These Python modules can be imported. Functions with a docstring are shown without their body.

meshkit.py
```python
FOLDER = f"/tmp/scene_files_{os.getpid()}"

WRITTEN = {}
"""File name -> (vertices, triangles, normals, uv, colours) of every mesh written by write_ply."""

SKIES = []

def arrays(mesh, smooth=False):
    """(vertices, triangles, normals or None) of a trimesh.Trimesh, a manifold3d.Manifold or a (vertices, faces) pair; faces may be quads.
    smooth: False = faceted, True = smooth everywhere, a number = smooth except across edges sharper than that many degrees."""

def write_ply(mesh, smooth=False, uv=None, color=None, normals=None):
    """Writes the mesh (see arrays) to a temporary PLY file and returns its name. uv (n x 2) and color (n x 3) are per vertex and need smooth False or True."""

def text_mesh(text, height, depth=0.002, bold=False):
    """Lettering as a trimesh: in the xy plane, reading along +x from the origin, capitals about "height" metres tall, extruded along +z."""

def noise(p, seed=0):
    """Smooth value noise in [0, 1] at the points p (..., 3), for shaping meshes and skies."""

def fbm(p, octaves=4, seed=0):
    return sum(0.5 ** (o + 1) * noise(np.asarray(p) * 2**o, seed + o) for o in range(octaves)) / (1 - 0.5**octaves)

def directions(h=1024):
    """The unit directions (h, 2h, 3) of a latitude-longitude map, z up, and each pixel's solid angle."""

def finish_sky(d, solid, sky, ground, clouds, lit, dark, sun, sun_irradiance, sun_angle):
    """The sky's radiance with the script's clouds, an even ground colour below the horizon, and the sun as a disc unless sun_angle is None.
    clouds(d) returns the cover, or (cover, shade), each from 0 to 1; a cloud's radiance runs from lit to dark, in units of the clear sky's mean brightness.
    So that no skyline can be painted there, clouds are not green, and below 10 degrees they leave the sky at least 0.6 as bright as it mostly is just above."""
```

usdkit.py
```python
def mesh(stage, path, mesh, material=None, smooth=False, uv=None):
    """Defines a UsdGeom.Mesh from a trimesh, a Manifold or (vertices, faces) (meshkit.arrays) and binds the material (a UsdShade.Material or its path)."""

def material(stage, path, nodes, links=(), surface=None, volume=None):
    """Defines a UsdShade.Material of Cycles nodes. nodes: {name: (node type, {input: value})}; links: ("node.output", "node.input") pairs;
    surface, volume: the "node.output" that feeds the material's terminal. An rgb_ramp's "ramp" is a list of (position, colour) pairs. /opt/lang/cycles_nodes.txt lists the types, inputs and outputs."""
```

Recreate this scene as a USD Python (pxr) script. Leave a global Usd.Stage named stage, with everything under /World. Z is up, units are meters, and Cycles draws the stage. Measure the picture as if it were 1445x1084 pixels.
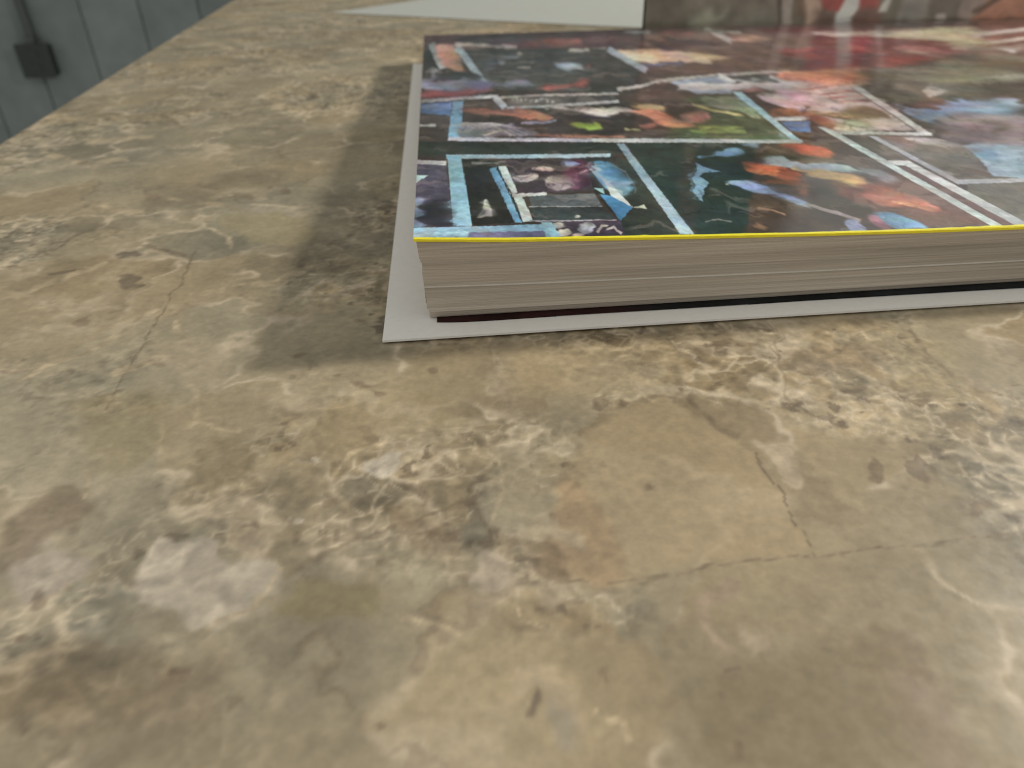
import math
import numpy as np
import trimesh
from scipy.spatial import cKDTree
from scipy.ndimage import gaussian_filter, map_coordinates
import usdkit
from meshkit import noise, fbm
from pxr import Usd, UsdGeom, UsdLux, UsdShade, Gf, Sdf, Vt

stage = Usd.Stage.CreateInMemory()
UsdGeom.SetStageUpAxis(stage, "Z")
UsdGeom.SetStageMetersPerUnit(stage, 1.0)
UsdGeom.Xform.Define(stage, "/World")
UsdGeom.Scope.Define(stage, "/World/Looks")

# ---------------------------------------------------------------- camera
PITCH, ROLL, HEIGHT = math.radians(33.0), math.radians(1.2), 0.041
F = np.array([0, math.cos(PITCH), -math.sin(PITCH)])
R0, U0 = np.array([1.0, 0, 0]), np.array([0, math.sin(PITCH), math.cos(PITCH)])
R = math.cos(ROLL) * R0 - math.sin(ROLL) * U0
U = math.cos(ROLL) * U0 + math.sin(ROLL) * R0
cam = UsdGeom.Camera.Define(stage, "/World/camera")
cam.AddTransformOp().Set(Gf.Matrix4d(*R, 0, *U, 0, *(-F), 0, 0, 0, HEIGHT, 1))
cam.CreateHorizontalApertureAttr(36.0)
cam.CreateVerticalApertureAttr(27.0)
cam.CreateFocalLengthAttr(36.0 * 1000 / 1445)
cam.CreateClippingRangeAttr(Gf.Vec2f(0.002, 50))
cam.CreateFocusDistanceAttr(0.077)
cam.CreateFStopAttr(40.0)
cam.CreateExposureAttr(0.0)

# ---------------------------------------------------------------- light: one lamp to the right and behind, soft room light
dome = UsdLux.DomeLight.Define(stage, "/World/room_light")
room = usdkit.material(stage, "/World/Looks/room_light", {"b": ("background_shader", {"color": (1.0, 0.985, 0.94), "strength": 0.52})}, surface="b.background")
UsdShade.MaterialBindingAPI.Apply(dome.GetPrim()).Bind(room)
BOOK = np.array([-0.0102, 0.0769, 0.0])
TO_LAMP = np.array([0.0192, 0.0101, 0.0111]); TO_LAMP /= np.linalg.norm(TO_LAMP)
LAMP_AT = BOOK + TO_LAMP * 1.6
lamp = UsdLux.RectLight.Define(stage, "/World/lamp")
z_ = TO_LAMP; x_ = np.cross([0, 0, 1.0], z_); x_ /= np.linalg.norm(x_); y_ = np.cross(z_, x_)
lamp.AddTransformOp().Set(Gf.Matrix4d(*x_, 0, *y_, 0, *z_, 0, *LAMP_AT, 1))
lamp.CreateWidthAttr(0.15); lamp.CreateHeightAttr(0.15)
lamp.CreateColorAttr(Gf.Vec3f(1.0, 0.95, 0.86))
lamp.CreateIntensityAttr(395.0)

# ---------------------------------------------------------------- helpers
counts = {}
def numbered(parent, name):
    n = counts.get((parent, name), 0); counts[(parent, name)] = n + 1
    return f"{parent}/{name}" + (f"_{n:03d}" if n else "")

def tag(prim, **kw):
    for k, v in kw.items():
        prim.SetCustomDataByKey(k, v)

def thing(name, label, category, at=(0, 0, 0), rotz=0.0, **kw):
    x = UsdGeom.Xform.Define(stage, numbered("/World", name))
    x.AddTranslateOp().Set(Gf.Vec3d(*map(float, at))); x.AddRotateZOp().Set(float(rotz))
    tag(x.GetPrim(), label=label, category=category, **kw)
    return str(x.GetPath())

def part(parent, name, mesh, mat, smooth=False, color=None, label=None):
    m = usdkit.mesh(stage, numbered(parent, name), mesh, mat, smooth=smooth)
    if color is not None:
        UsdGeom.PrimvarsAPI(m).CreatePrimvar("tone", Sdf.ValueTypeNames.Color3fArray, "vertex").Set(Vt.Vec3fArray.FromNumpy(color.astype(np.float32)))
    if label:
        tag(m.GetPrim(), label=label)
    return m

def lin(c):
    c = np.clip(np.asarray(c, float) / 255.0, 0, 1)
    return np.where(c <= 0.04045, c / 12.92, ((c + 0.055) / 1.055) ** 2.4)

def box(x0, x1, y0, y1, z0, z1):
    return trimesh.creation.box(bounds=[[x0, y0, z0], [x1, y1, z1]])

def chamfered(x0, x1, y0, y1, z0, z1, c):
    """a box with every edge cut off by c: the hull of three shrunken boxes"""
    p = []
    for k in range(3):
        d = [c, c, c]; d[k] = 0
        for sx in (0, 1):
            for sy in (0, 1):
                for sz in (0, 1):
                    p.append(((x1 - d[0]) if sx else (x0 + d[0]), (y1 - d[1]) if sy else (y0 + d[1]), (z1 - d[2]) if sz else (z0 + d[2])))
    return trimesh.convex.convex_hull(np.array(p))

def grid_faces(nx, ny):
    i = np.arange(nx * ny).reshape(ny, nx)
    a, b, c, d = i[:-1, :-1].ravel(), i[:-1, 1:].ravel(), i[1:, 1:].ravel(), i[1:, :-1].ravel()
    return np.vstack([np.stack([a, b, c], 1), np.stack([a, c, d], 1)])

def graded(lo, hi, f0, f1, step, growth):
    """sample positions: 'step' apart within f0..f1, growing with the distance outside"""
    out = list(np.arange(f0, f1, step))
    x, s = out[-1], step
    while x < hi:
        s *= growth; x += s; out.append(min(x, hi))
    x, s = f0, step
    while x > lo:
        s *= growth; x -= s; out.insert(0, max(x, lo))
    return np.array(out)

def catmull(p, n=5):
    a, b, c, d = np.roll(p, 1, 0), p, np.roll(p, -1, 0), np.roll(p, -2, 0)
    t = (np.arange(n) / n)[:, None, None]
    q = 0.5 * (2 * b + (c - a) * t + (2 * a - 5 * b + 4 * c - d) * t ** 2 + (3 * b - a - 3 * c + d) * t ** 3)
    return q.transpose(1, 0, 2).reshape(-1, 2)

def paint(col, X, Y, shapes, squash, seed=1, shade=0.0):
    """lays flat colour shapes (sRGB, outlines in mm) one over the other on the points X, Y; soft, slightly ragged edges as in a print"""
    for s, (smooth, c, soft, mot, al, flat) in enumerate(shapes):
        p = np.array(flat, float).reshape(-1, 2)
        if smooth:
            p = catmull(p)
        k = squash(p[:, 1].mean())
        soft = max(soft, 0.03)
        on = np.nonzero((X > p[:, 0].min() - soft) & (X < p[:, 0].max() + soft) & (Y > p[:, 1].min() - soft / k) & (Y < p[:, 1].max() + soft / k))[0]
        if not len(on):
            continue
        x, y = X[on], Y[on] * k
        q = p * [1, k]
        d2, inside = np.full(len(on), 1e9), np.zeros(len(on), bool)
        for (x0, y0), (x1, y1) in zip(q, np.roll(q, -1, 0)):
            ex, ey = x1 - x0, y1 - y0
            t = np.clip(((x - x0) * ex + (y - y0) * ey) / max(ex * ex + ey * ey, 1e-12), 0, 1)
            d2 = np.minimum(d2, (x - x0 - t * ex) ** 2 + (y - y0 - t * ey) ** 2)
            if y0 != y1:
                inside ^= ((y0 > y) != (y1 > y)) & (x < (x1 - x0) * (y - y0) / (y1 - y0) + x0)
        d = np.sqrt(d2); d[inside] *= -1
        P3 = np.stack([x / soft, y / soft, np.full(len(on), s * 3.7)], 1)
        d += soft * 0.9 * (noise(P3 * 0.45, seed) - 0.5)
        w = np.clip(0.5 - d / soft, 0, 1); w = w * w * (3 - 2 * w) * al
        m = 1 + mot * 1.6 * (fbm(P3 * [0.22, 0.4, 1], 3, seed + 5) - 0.5)
        if shade:
            h = math.sin(flat[0] * 12.9 + flat[1] * 7.3) * 43.7
            gx, gy = (x - q[:, 0].mean()) / (np.ptp(q[:, 0]) + 1e-6), (y - q[:, 1].mean()) / (np.ptp(q[:, 1]) + 1e-6)
            m = m * (1 + shade * (math.cos(h) * gx + math.sin(h) * gy))
        col[on] = col[on] * (1 - w[:, None]) + w[:, None] * np.clip(np.array(c, float)[None] * m[:, None], 0, 255)
    return col

def simple(name, color, rough=0.6, spec=0.3, var=0.12, scale=300.0, bump=0.0):
    n = {"g": ("geometry", {}), "m": ("mapping", {"scale": (scale, scale, scale)}), "n": ("noise_texture", {"scale": 1.0, "detail": 5.0, "roughness": 0.6}),
         "r": ("rgb_ramp", {"ramp": [(0.25, tuple(np.array(color) * (1 - var))), (0.75, tuple(np.array(color) * (1 + var)))]}),
         "b": ("bump", {"strength": bump, "distance": 0.0002}),
         "p": ("principled_bsdf", {"roughness": rough, "specular_ior_level": spec})}
    l = [("g.position", "m.vector"), ("m.vector", "n.vector"), ("n.fac", "r.fac"), ("r.color", "p.base_color")]
    if bump:
        l += [("n.fac", "b.height"), ("b.normal", "p.normal")]
    return usdkit.material(stage, "/World/Looks/" + name, n, l, surface="p.BSDF")

def printed(name, rough, spec, fine=1800.0, amount=0.12, bump=0.0, bump_scale=900.0, coat=0.0, rough_var=0.0):
    """colour from the mesh's own print, broken by a fine grain"""
    n = {"a": ("attribute", {"attribute": "tone"}), "g": ("geometry", {}),
         "m": ("mapping", {"scale": (fine,) * 3}), "n": ("noise_texture", {"scale": 1.0, "detail": 4.0, "roughness": 0.65}),
         "r": ("map_range", {"from_min": 0.25, "from_max": 0.75, "to_min": 1 - amount, "to_max": 1 + amount}),
         "x": ("vector_math", {"math_type": "scale"}),
         "m2": ("mapping", {"scale": (bump_scale,) * 3}), "n2": ("noise_texture", {"scale": 1.0, "detail": 3.0}),
         "r2": ("map_range", {"from_min": 0.3, "from_max": 0.7, "to_min": rough - rough_var, "to_max": rough + rough_var}),
         "b": ("bump", {"strength": bump, "distance": 0.0002}),
         "p": ("principled_bsdf", {"specular_ior_level": spec, "coat_weight": coat, "coat_roughness": 0.12})}
    l = [("g.position", "m.vector"), ("m.vector", "n.vector"), ("n.fac", "r.value"), ("a.color", "x.vector1"), ("r.result", "x.scale"), ("x.vector", "p.base_color"),
         ("g.position", "m2.vector"), ("m2.vector", "n2.vector"), ("n2.fac", "r2.value"), ("r2.result", "p.roughness")]
    if bump:
        l += [("n2.fac", "b.height"), ("b.normal", "p.normal")]
    return usdkit.material(stage, "/World/Looks/" + name, n, l, surface="p.BSDF")

# ---------------------------------------------------------------- wall of grey planks
M_plank = [simple(f"grey_plank_{k}", tuple(np.array((0.128, 0.150, 0.143)) * t), 0.55, 0.3, 0.16, 11.0) for k, t in enumerate((0.94, 1.0, 1.06))]
WALL_Y, PITCH_W = 2.4, 0.177
wall = thing("wall", "grey panelled wall of vertical planks behind the table's left edge", "wall", (0, WALL_Y, 0))
rng = np.random.default_rng(4)
for k in range(-13, 13):
    x0 = -1.275 + 0.005 + k * PITCH_W
    part(wall, "plank", chamfered(x0 + 0.001, x0 + PITCH_W - 0.001, 0, 0.02, -0.75, 2.0, 0.005), M_plank[rng.integers(3)])
part(wall, "backing", box(-3.57, 1.03, 0.021, 0.04, -0.75, 2.0), simple("wall_backing", (0.05, 0.055, 0.055), 0.8))

# the dark electrical box with its conduit, fixed to the wall
M_box = simple("dark_metal", (0.016, 0.021, 0.019), 0.45, 0.4, 0.15, 60.0)
M_pipe = simple("conduit_grey", (0.035, 0.042, 0.040), 0.4, 0.5, 0.1, 40.0)
ob = thing("outlet_box", "dark electrical outlet box with a conduit rising from it, on the grey wall", "outlet box", (-1.432, WALL_Y, -0.285))
part(ob, "box_body", chamfered(-0.046, 0.046, -0.034, -0.001, -0.044, 0.044, 0.004), M_box)
part(ob, "cover_plate", chamfered(-0.050, 0.050, -0.0385, -0.0342, -0.048, 0.048, 0.002), M_box)
for sz in (-0.02, 0.02):
    part(ob, "socket", chamfered(-0.015, 0.015, -0.0405, -0.0387, sz - 0.012, sz + 0.012, 0.0008), M_box)
pipe = trimesh.creation.cylinder(radius=0.0125, height=1.1, sections=24); pipe.apply_translation((0, -0.016, 0.045 + 0.02 + 0.55))
part(ob, "conduit", pipe, M_pipe, smooth=40)
nut = trimesh.creation.cylinder(radius=0.017, height=0.02, sections=8); nut.apply_translation((0, -0.0175, 0.0485 + 0.0102))
part(ob, "conduit_fitting", nut, M_pipe)

# ---------------------------------------------------------------- table: stone-patterned laminate
MARKS = [
(0,(164,146,116),0.6,0.06,0.75,[7.66,55.5,15.79,60.12,19.61,55.08,21.86,50.63,22.73,44.86,22.99,38.56,15.18,37.54,5.81,35.53,3.88,37.5,5.37,42.0,3.33,46.37]),
(1,(154,132,104),0.79,0.12,0.75,[4.0,47.27,6.29,45.37,7.28,38.85,6.35,35.72,3.8,36.46,2.79,42.08]),
(0,(108,94,76),0.06,0.3,0.9,[22.14,50.54,22.5,45.7,22.65,42.24,22.8,40.24,23.0,38.21,23.18,38.32,22.99,40.36,22.84,42.36,22.7,45.83,22.35,50.7]),
(0,(112,98,80),0.21,0.3,0.7,[17.85,59.74,19.33,54.54,21.33,52.96,21.7,53.68,19.78,55.17,18.36,60.33]),
(0,(124,110,90),0.11,0.4,0.7,[8.96,35.52,15.08,37.06,22.87,37.91,30.87,38.78,40.05,39.88,40.22,40.18,30.99,39.07,22.95,38.19,15.11,37.33,8.96,35.78]),
(0,(124,110,90),0.1,0.4,0.6,[2.7,35.71,6.39,35.95,13.03,36.31,13.07,36.52,6.4,36.15,2.7,35.91]),
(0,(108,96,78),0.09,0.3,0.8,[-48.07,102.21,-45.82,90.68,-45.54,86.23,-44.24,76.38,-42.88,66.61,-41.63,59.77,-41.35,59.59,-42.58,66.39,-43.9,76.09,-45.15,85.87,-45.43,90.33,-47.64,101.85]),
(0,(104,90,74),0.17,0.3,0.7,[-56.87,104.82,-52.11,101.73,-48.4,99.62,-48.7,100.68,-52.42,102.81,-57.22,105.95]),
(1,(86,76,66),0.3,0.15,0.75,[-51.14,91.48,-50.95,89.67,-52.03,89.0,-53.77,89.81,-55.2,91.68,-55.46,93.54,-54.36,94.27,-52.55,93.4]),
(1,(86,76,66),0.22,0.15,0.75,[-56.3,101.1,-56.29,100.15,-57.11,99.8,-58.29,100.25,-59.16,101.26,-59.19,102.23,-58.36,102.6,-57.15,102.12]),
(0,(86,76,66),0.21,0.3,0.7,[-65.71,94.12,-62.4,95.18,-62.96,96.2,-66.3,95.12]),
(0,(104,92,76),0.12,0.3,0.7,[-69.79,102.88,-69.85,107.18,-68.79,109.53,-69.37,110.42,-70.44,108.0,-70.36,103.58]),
(1,(184,173,157),0.49,0.25,0.8,[-28.78,38.4,-28.22,41.78,-24.75,40.9,-21.86,38.93,-18.16,38.47,-18.31,36.04,-19.42,33.63,-22.97,32.99,-27.86,35.63]),
(1,(156,146,130),0.42,0.15,0.75,[-18.56,35.06,-18.98,34.44,-20.36,34.21,-21.91,34.51,-22.74,35.17,-22.35,35.81,-20.94,36.04,-19.36,35.73]),
(0,(176,160,132),0.16,0.3,0.7,[-18.24,38.22,-18.94,34.26,-21.57,33.12,-21.35,32.77,-18.66,33.96,-17.9,37.99]),
(1,(160,150,138),0.66,0.25,0.7,[-38.76,38.68,-37.56,40.49,-34.13,39.28,-33.77,36.45,-36.23,35.2]),
(1,(186,176,160),0.26,0.15,0.9,[-9.87,49.85,-10.26,48.75,-11.46,48.34,-12.78,48.83,-13.48,49.97,-13.13,51.11,-11.9,51.55,-10.54,51.02]),
(1,(186,176,160),0.12,0.15,0.75,[-17.35,42.92,-17.37,42.63,-17.55,42.51,-17.78,42.64,-17.94,42.93,-17.92,43.23,-17.75,43.34,-17.51,43.21]),
(1,(186,176,160),0.13,0.15,0.75,[-17.21,51.21,-17.28,50.7,-17.65,50.51,-18.11,50.73,-18.39,51.25,-18.33,51.76,-17.96,51.96,-17.49,51.73]),
(1,(172,158,140),0.27,0.2,0.8,[-1.51,38.37,0.38,37.6,0.33,35.21,-1.23,35.26,-2.3,36.97]),
(1,(166,152,128),0.23,0.15,0.8,[0.48,42.14,2.6,44.17,4.98,40.82,4.84,39.29,2.93,39.72,0.98,39.4]),
(1,(112,97,78),0.32,0.2,0.8,[1.27,39.92,3.2,39.56,4.68,37.48,3.75,35.79,2.0,37.55]),
(1,(156,148,124),1.08,0.06,0.6,[-10.37,39.35,-7.11,40.01,-4.74,37.74,-6.69,35.4,-9.39,36.14]),
(1,(128,117,86),0.73,0.08,0.7,[-18.38,34.41,-15.37,36.98,-11.03,36.52,-10.2,34.52,-13.92,32.76]),
(1,(120,108,84),0.66,0.1,0.7,[-29.54,54.52,-26.97,54.99,-24.44,51.14,-26.38,47.3,-29.2,47.39]),
(1,(104,90,74),0.83,0.1,0.7,[-41.01,46.83,-38.03,47.66,-36.88,42.43,-38.06,39.38,-39.87,38.71,-41.7,41.77]),
(1,(116,102,80),1.2,0.06,0.7,[-35.27,30.96,-25.75,31.3,-21.78,28.49,-22.24,25.11,-28.77,24.35,-34.27,26.3]),
(1,(112,98,80),1.16,0.08,0.6,[-22.59,30.65,-18.52,28.41,-20.08,22.88,-25.45,22.83]),
(1,(140,128,98),1.27,0.06,0.6,[-46.52,62.45,-36.66,62.09,-33.91,56.97,-35.43,49.49,-40.21,52.71]),
(1,(170,150,128),0.4,0.2,0.8,[12.82,34.24,15.36,36.15,16.13,35.12,13.45,32.66,13.91,30.6,13.13,30.34,12.82,32.08]),
(1,(172,156,132),0.29,0.2,0.8,[15.43,32.61,15.9,30.84,16.51,29.7,15.03,29.47,14.62,31.45]),
(1,(150,138,110),0.5,0.12,0.75,[16.96,34.45,20.01,34.37,18.68,31.93,16.73,31.98]),
(1,(176,160,136),0.25,0.25,0.85,[24.33,52.67,25.23,49.5,25.13,45.68,24.23,45.71,23.79,48.07]),
(1,(172,156,130),0.36,0.2,0.7,[-0.51,28.77,1.38,29.53,3.18,28.42,4.27,25.44,2.55,25.95,1.09,27.95,0.14,26.48,-0.75,26.75]),
(1,(86,76,66),0.22,0.15,0.75,[1.65,26.45,1.5,25.71,1.21,25.42,0.94,25.72,0.85,26.47,1.0,27.23,1.3,27.54,1.57,27.21]),
(1,(158,148,130),0.35,0.12,0.75,[2.17,26.93,3.87,25.92,3.28,24.1,2.46,24.56]),
(1,(128,114,88),1.74,0.05,0.6,[13.15,27.67,24.96,30.61,25.75,27.38,22.59,21.82,10.87,22.07]),
(1,(146,128,108),1.03,0.08,0.7,[25.6,28.94,28.18,29.42,27.39,25.39,24.6,21.78,22.59,21.82]),
(1,(130,114,92),0.65,0.1,0.6,[23.53,30.65,27.13,31.13,28.08,28.35,27.1,27.35,25.85,29.48,22.84,27.96]),
(1,(100,86,70),0.18,0.2,0.7,[-2.93,44.51,-3.12,44.09,-3.62,43.93,-4.13,44.12,-4.36,44.56,-4.17,44.98,-3.67,45.15,-3.15,44.95]),
(1,(100,86,70),0.17,0.2,0.7,[-14.76,42.19,-14.82,41.85,-15.12,41.72,-15.48,41.87,-15.69,42.21,-15.62,42.56,-15.32,42.69,-14.96,42.54]),
(1,(112,97,78),0.21,0.2,0.7,[-12.63,54.84,-12.78,53.89,-13.39,53.53,-14.12,53.94,-14.56,54.9,-14.44,55.87,-13.81,56.26,-13.06,55.82]),
(1,(100,86,70),0.19,0.2,0.7,[-7.48,46.71,-7.66,46.0,-8.24,45.73,-8.88,46.04,-9.21,46.76,-9.03,47.48,-8.44,47.76,-7.8,47.44]),
(1,(100,86,70),0.19,0.2,0.7,[-8.66,48.63,-8.73,48.29,-8.99,48.16,-9.27,48.31,-9.42,48.66,-9.34,49.0,-9.09,49.13,-8.8,48.98]),
(1,(112,97,78),0.18,0.2,0.7,[-15.68,45.6,-15.73,45.23,-16.0,45.08,-16.33,45.25,-16.53,45.63,-16.49,46.01,-16.22,46.16,-15.88,45.99]),
(1,(100,86,70),0.18,0.2,0.7,[-20.86,42.94,-20.88,42.59,-21.13,42.45,-21.46,42.61,-21.68,42.96,-21.67,43.31,-21.42,43.45,-21.08,43.29]),
(1,(112,97,78),0.14,0.2,0.7,[-21.93,29.01,-21.93,28.64,-22.2,28.5,-22.59,28.66,-22.87,29.04,-22.88,29.41,-22.61,29.56,-22.21,29.4]),
(1,(112,97,78),0.14,0.2,0.7,[-17.22,26.73,-17.25,26.43,-17.49,26.31,-17.82,26.44,-18.03,26.75,-18.01,27.06,-17.77,27.19,-17.44,27.05]),
(1,(112,97,78),0.14,0.2,0.7,[5.65,28.62,5.51,28.44,5.21,28.37,4.92,28.46,4.82,28.64,4.96,28.83,5.27,28.9,5.55,28.81]),
(1,(112,97,78),0.13,0.2,0.7,[13.62,26.42,13.46,26.22,13.19,26.14,12.96,26.23,12.91,26.43,13.07,26.64,13.34,26.72,13.57,26.63]),
(1,(100,86,70),0.14,0.2,0.7,[14.98,27.88,14.76,27.67,14.35,27.59,13.99,27.69,13.89,27.91,14.11,28.12,14.53,28.2,14.89,28.11]),
(1,(100,86,70),0.18,0.2,0.7,[11.97,45.37,11.81,45.06,11.53,44.94,11.3,45.08,11.25,45.4,11.41,45.71,11.69,45.83,11.92,45.69]),
(1,(112,97,78),0.23,0.2,0.7,[-15.73,63.32,-15.96,62.85,-16.67,62.68,-17.46,62.9,-17.86,63.41,-17.64,63.89,-16.92,64.06,-16.12,63.83]),
(1,(112,97,78),0.14,0.2,0.7,[-22.12,29.28,-22.08,28.83,-22.31,28.66,-22.68,28.85,-22.98,29.3,-23.03,29.76,-22.8,29.94,-22.42,29.74]),
(1,(112,97,78),0.27,0.2,0.7,[-53.03,79.38,-52.94,78.45,-53.64,78.1,-54.73,78.53,-55.58,79.49,-55.7,80.44,-55.0,80.8,-53.88,80.36]),
(1,(112,97,78),0.16,0.2,0.7,[-34.41,35.48,-34.32,35.02,-34.58,34.84,-35.06,35.04,-35.47,35.5,-35.57,35.97,-35.31,36.16,-34.82,35.95]),
(1,(112,97,78),0.24,0.2,0.7,[-38.96,68.59,-39.03,67.95,-39.71,67.71,-40.62,68.01,-41.23,68.68,-41.18,69.34,-40.48,69.58,-39.56,69.27]),
(1,(100,86,70),0.22,0.2,0.7,[-13.04,61.86,-13.24,61.4,-13.84,61.23,-14.5,61.45,-14.83,61.93,-14.64,62.4,-14.04,62.58,-13.37,62.35]),
(1,(100,86,70),0.24,0.2,0.7,[25.14,69.9,24.44,68.35,23.61,67.75,23.1,68.41,23.21,69.98,23.9,71.58,24.77,72.23,25.29,71.52]),
(1,(100,86,70),0.19,0.2,0.7,[36.67,48.14,35.96,47.07,35.31,46.65,35.1,47.1,35.44,48.18,36.16,49.27,36.83,49.72,37.05,49.24]),
(1,(100,86,70),0.18,0.2,0.7,[32.78,47.3,31.94,46.01,31.11,45.5,30.75,46.04,31.07,47.35,31.91,48.7,32.78,49.25,33.14,48.66]),
(1,(112,97,78),0.2,0.2,0.7,[45.11,52.5,44.41,51.76,43.6,51.47,43.13,51.8,43.29,52.57,43.99,53.32,44.83,53.62,45.29,53.28]),
(1,(100,86,70),0.22,0.2,0.7,[36.83,60.64,36.3,60.2,35.4,60.04,34.67,60.26,34.52,60.73,35.05,61.18,35.95,61.35,36.69,61.12]),
(1,(112,97,78),0.22,0.2,0.7,[45.61,63.75,45.05,63.27,44.21,63.09,43.58,63.32,43.52,63.83,44.08,64.32,44.92,64.49,45.56,64.26]),
(1,(100,86,70),0.13,0.2,0.7,[-7.82,24.34,-7.89,23.97,-8.17,23.82,-8.49,23.98,-8.68,24.36,-8.61,24.74,-8.32,24.89,-8.0,24.73]),
(1,(112,97,78),0.12,0.2,0.7,[13.39,23.01,13.18,22.72,12.86,22.6,12.6,22.73,12.56,23.03,12.76,23.33,13.09,23.45,13.35,23.32]),
(1,(112,97,78),0.25,0.2,0.7,[-22.78,69.8,-22.91,69.36,-23.44,69.2,-24.06,69.41,-24.41,69.87,-24.28,70.31,-23.74,70.48,-23.12,70.27]),
(1,(100,86,70),0.4,0.2,0.7,[-40.43,130.53,-40.52,129.36,-41.33,128.94,-42.4,129.49,-43.11,130.7,-43.04,131.89,-42.21,132.33,-41.13,131.76]),
(1,(112,97,78),0.17,0.2,0.7,[38.85,42.65,38.28,41.96,37.72,41.69,37.48,41.99,37.7,42.68,38.27,43.38,38.84,43.67,39.08,43.36]),
(1,(100,86,70),0.21,0.2,0.7,[10.27,59.05,9.82,58.18,8.97,57.85,8.21,58.23,7.98,59.13,8.41,60.02,9.27,60.37,10.05,59.96]),
(1,(100,86,70),0.24,0.2,0.7,[-7.98,66.6,-8.16,65.98,-8.69,65.74,-9.26,66.02,-9.55,66.66,-9.37,67.29,-8.84,67.54,-8.26,67.25]),
(0,(176,160,132),0.32,0.5,0.65,[-76.98,113.25,-74.75,125.37,-67.09,119.35,-62.89,119.79,-64.05,122.41,-68.09,121.9,-76.27,128.16,-78.52,115.4]),
(0,(176,160,132),0.26,0.5,0.65,[-66.26,86.44,-63.83,90.76,-61.62,94.19,-59.03,97.31,-59.95,98.84,-62.55,95.64,-64.76,92.1,-67.19,87.69]),
(0,(176,160,132),0.21,0.5,0.65,[-53.93,65.11,-52.02,68.69,-49.11,70.93,-46.69,78.63,-45.03,84.46,-45.77,85.54,-47.41,79.6,-49.77,71.82,-52.67,69.57,-54.6,65.9]),
(0,(176,160,132),0.25,0.5,0.65,[-42.22,85.5,-37.42,88.08,-32.34,88.97,-30.73,92.41,-26.39,95.36,-27.02,97.38,-31.48,94.28,-33.02,90.78,-38.12,89.9,-43.02,87.22]),
(0,(176,160,132),0.29,0.5,0.65,[-48.13,110.41,-44.83,107.21,-42.35,102.82,-42.18,103.44,-44.85,108.15,-48.32,111.56]),
(0,(176,160,132),0.32,0.5,0.65,[-62.09,126.88,-52.47,123.2,-44.73,118.34,-37.64,114.46,-37.96,116.15,-45.14,120.12,-53.02,125.11,-62.81,128.91]),
(0,(176,160,132),0.44,0.5,0.65,[-97.67,169.07,-90.89,170.43,-82.86,173.03,-84.67,177.21,-92.83,174.51,-99.72,173.09]),
(0,(176,160,132),0.5,0.5,0.65,[-70.19,200.12,-62.63,203.75,-54.35,201.2,-55.36,205.73,-63.91,208.39,-71.66,204.6]),
(0,(176,160,132),0.18,0.5,0.65,[-34.87,64.69,-31.13,56.63,-27.24,55.8,-27.43,56.51,-31.0,57.11,-34.46,64.81]),
(0,(176,160,132),0.21,0.5,0.65,[-44.83,83.71,-40.72,75.65,-33.49,67.21,-31.35,63.04,-30.83,63.41,-33.2,68.01,-40.41,76.52,-44.18,84.12]),
(0,(176,160,132),0.2,0.5,0.65,[-43.47,65.85,-39.06,70.15,-33.23,66.9,-33.47,68.33,-39.76,71.79,-44.39,67.25]),
(0,(176,160,132),0.17,0.5,0.65,[-15.77,47.77,-15.28,51.61,-10.98,53.57,-7.78,55.72,-7.99,56.38,-11.18,54.21,-15.6,52.15,-16.16,48.04]),
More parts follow.
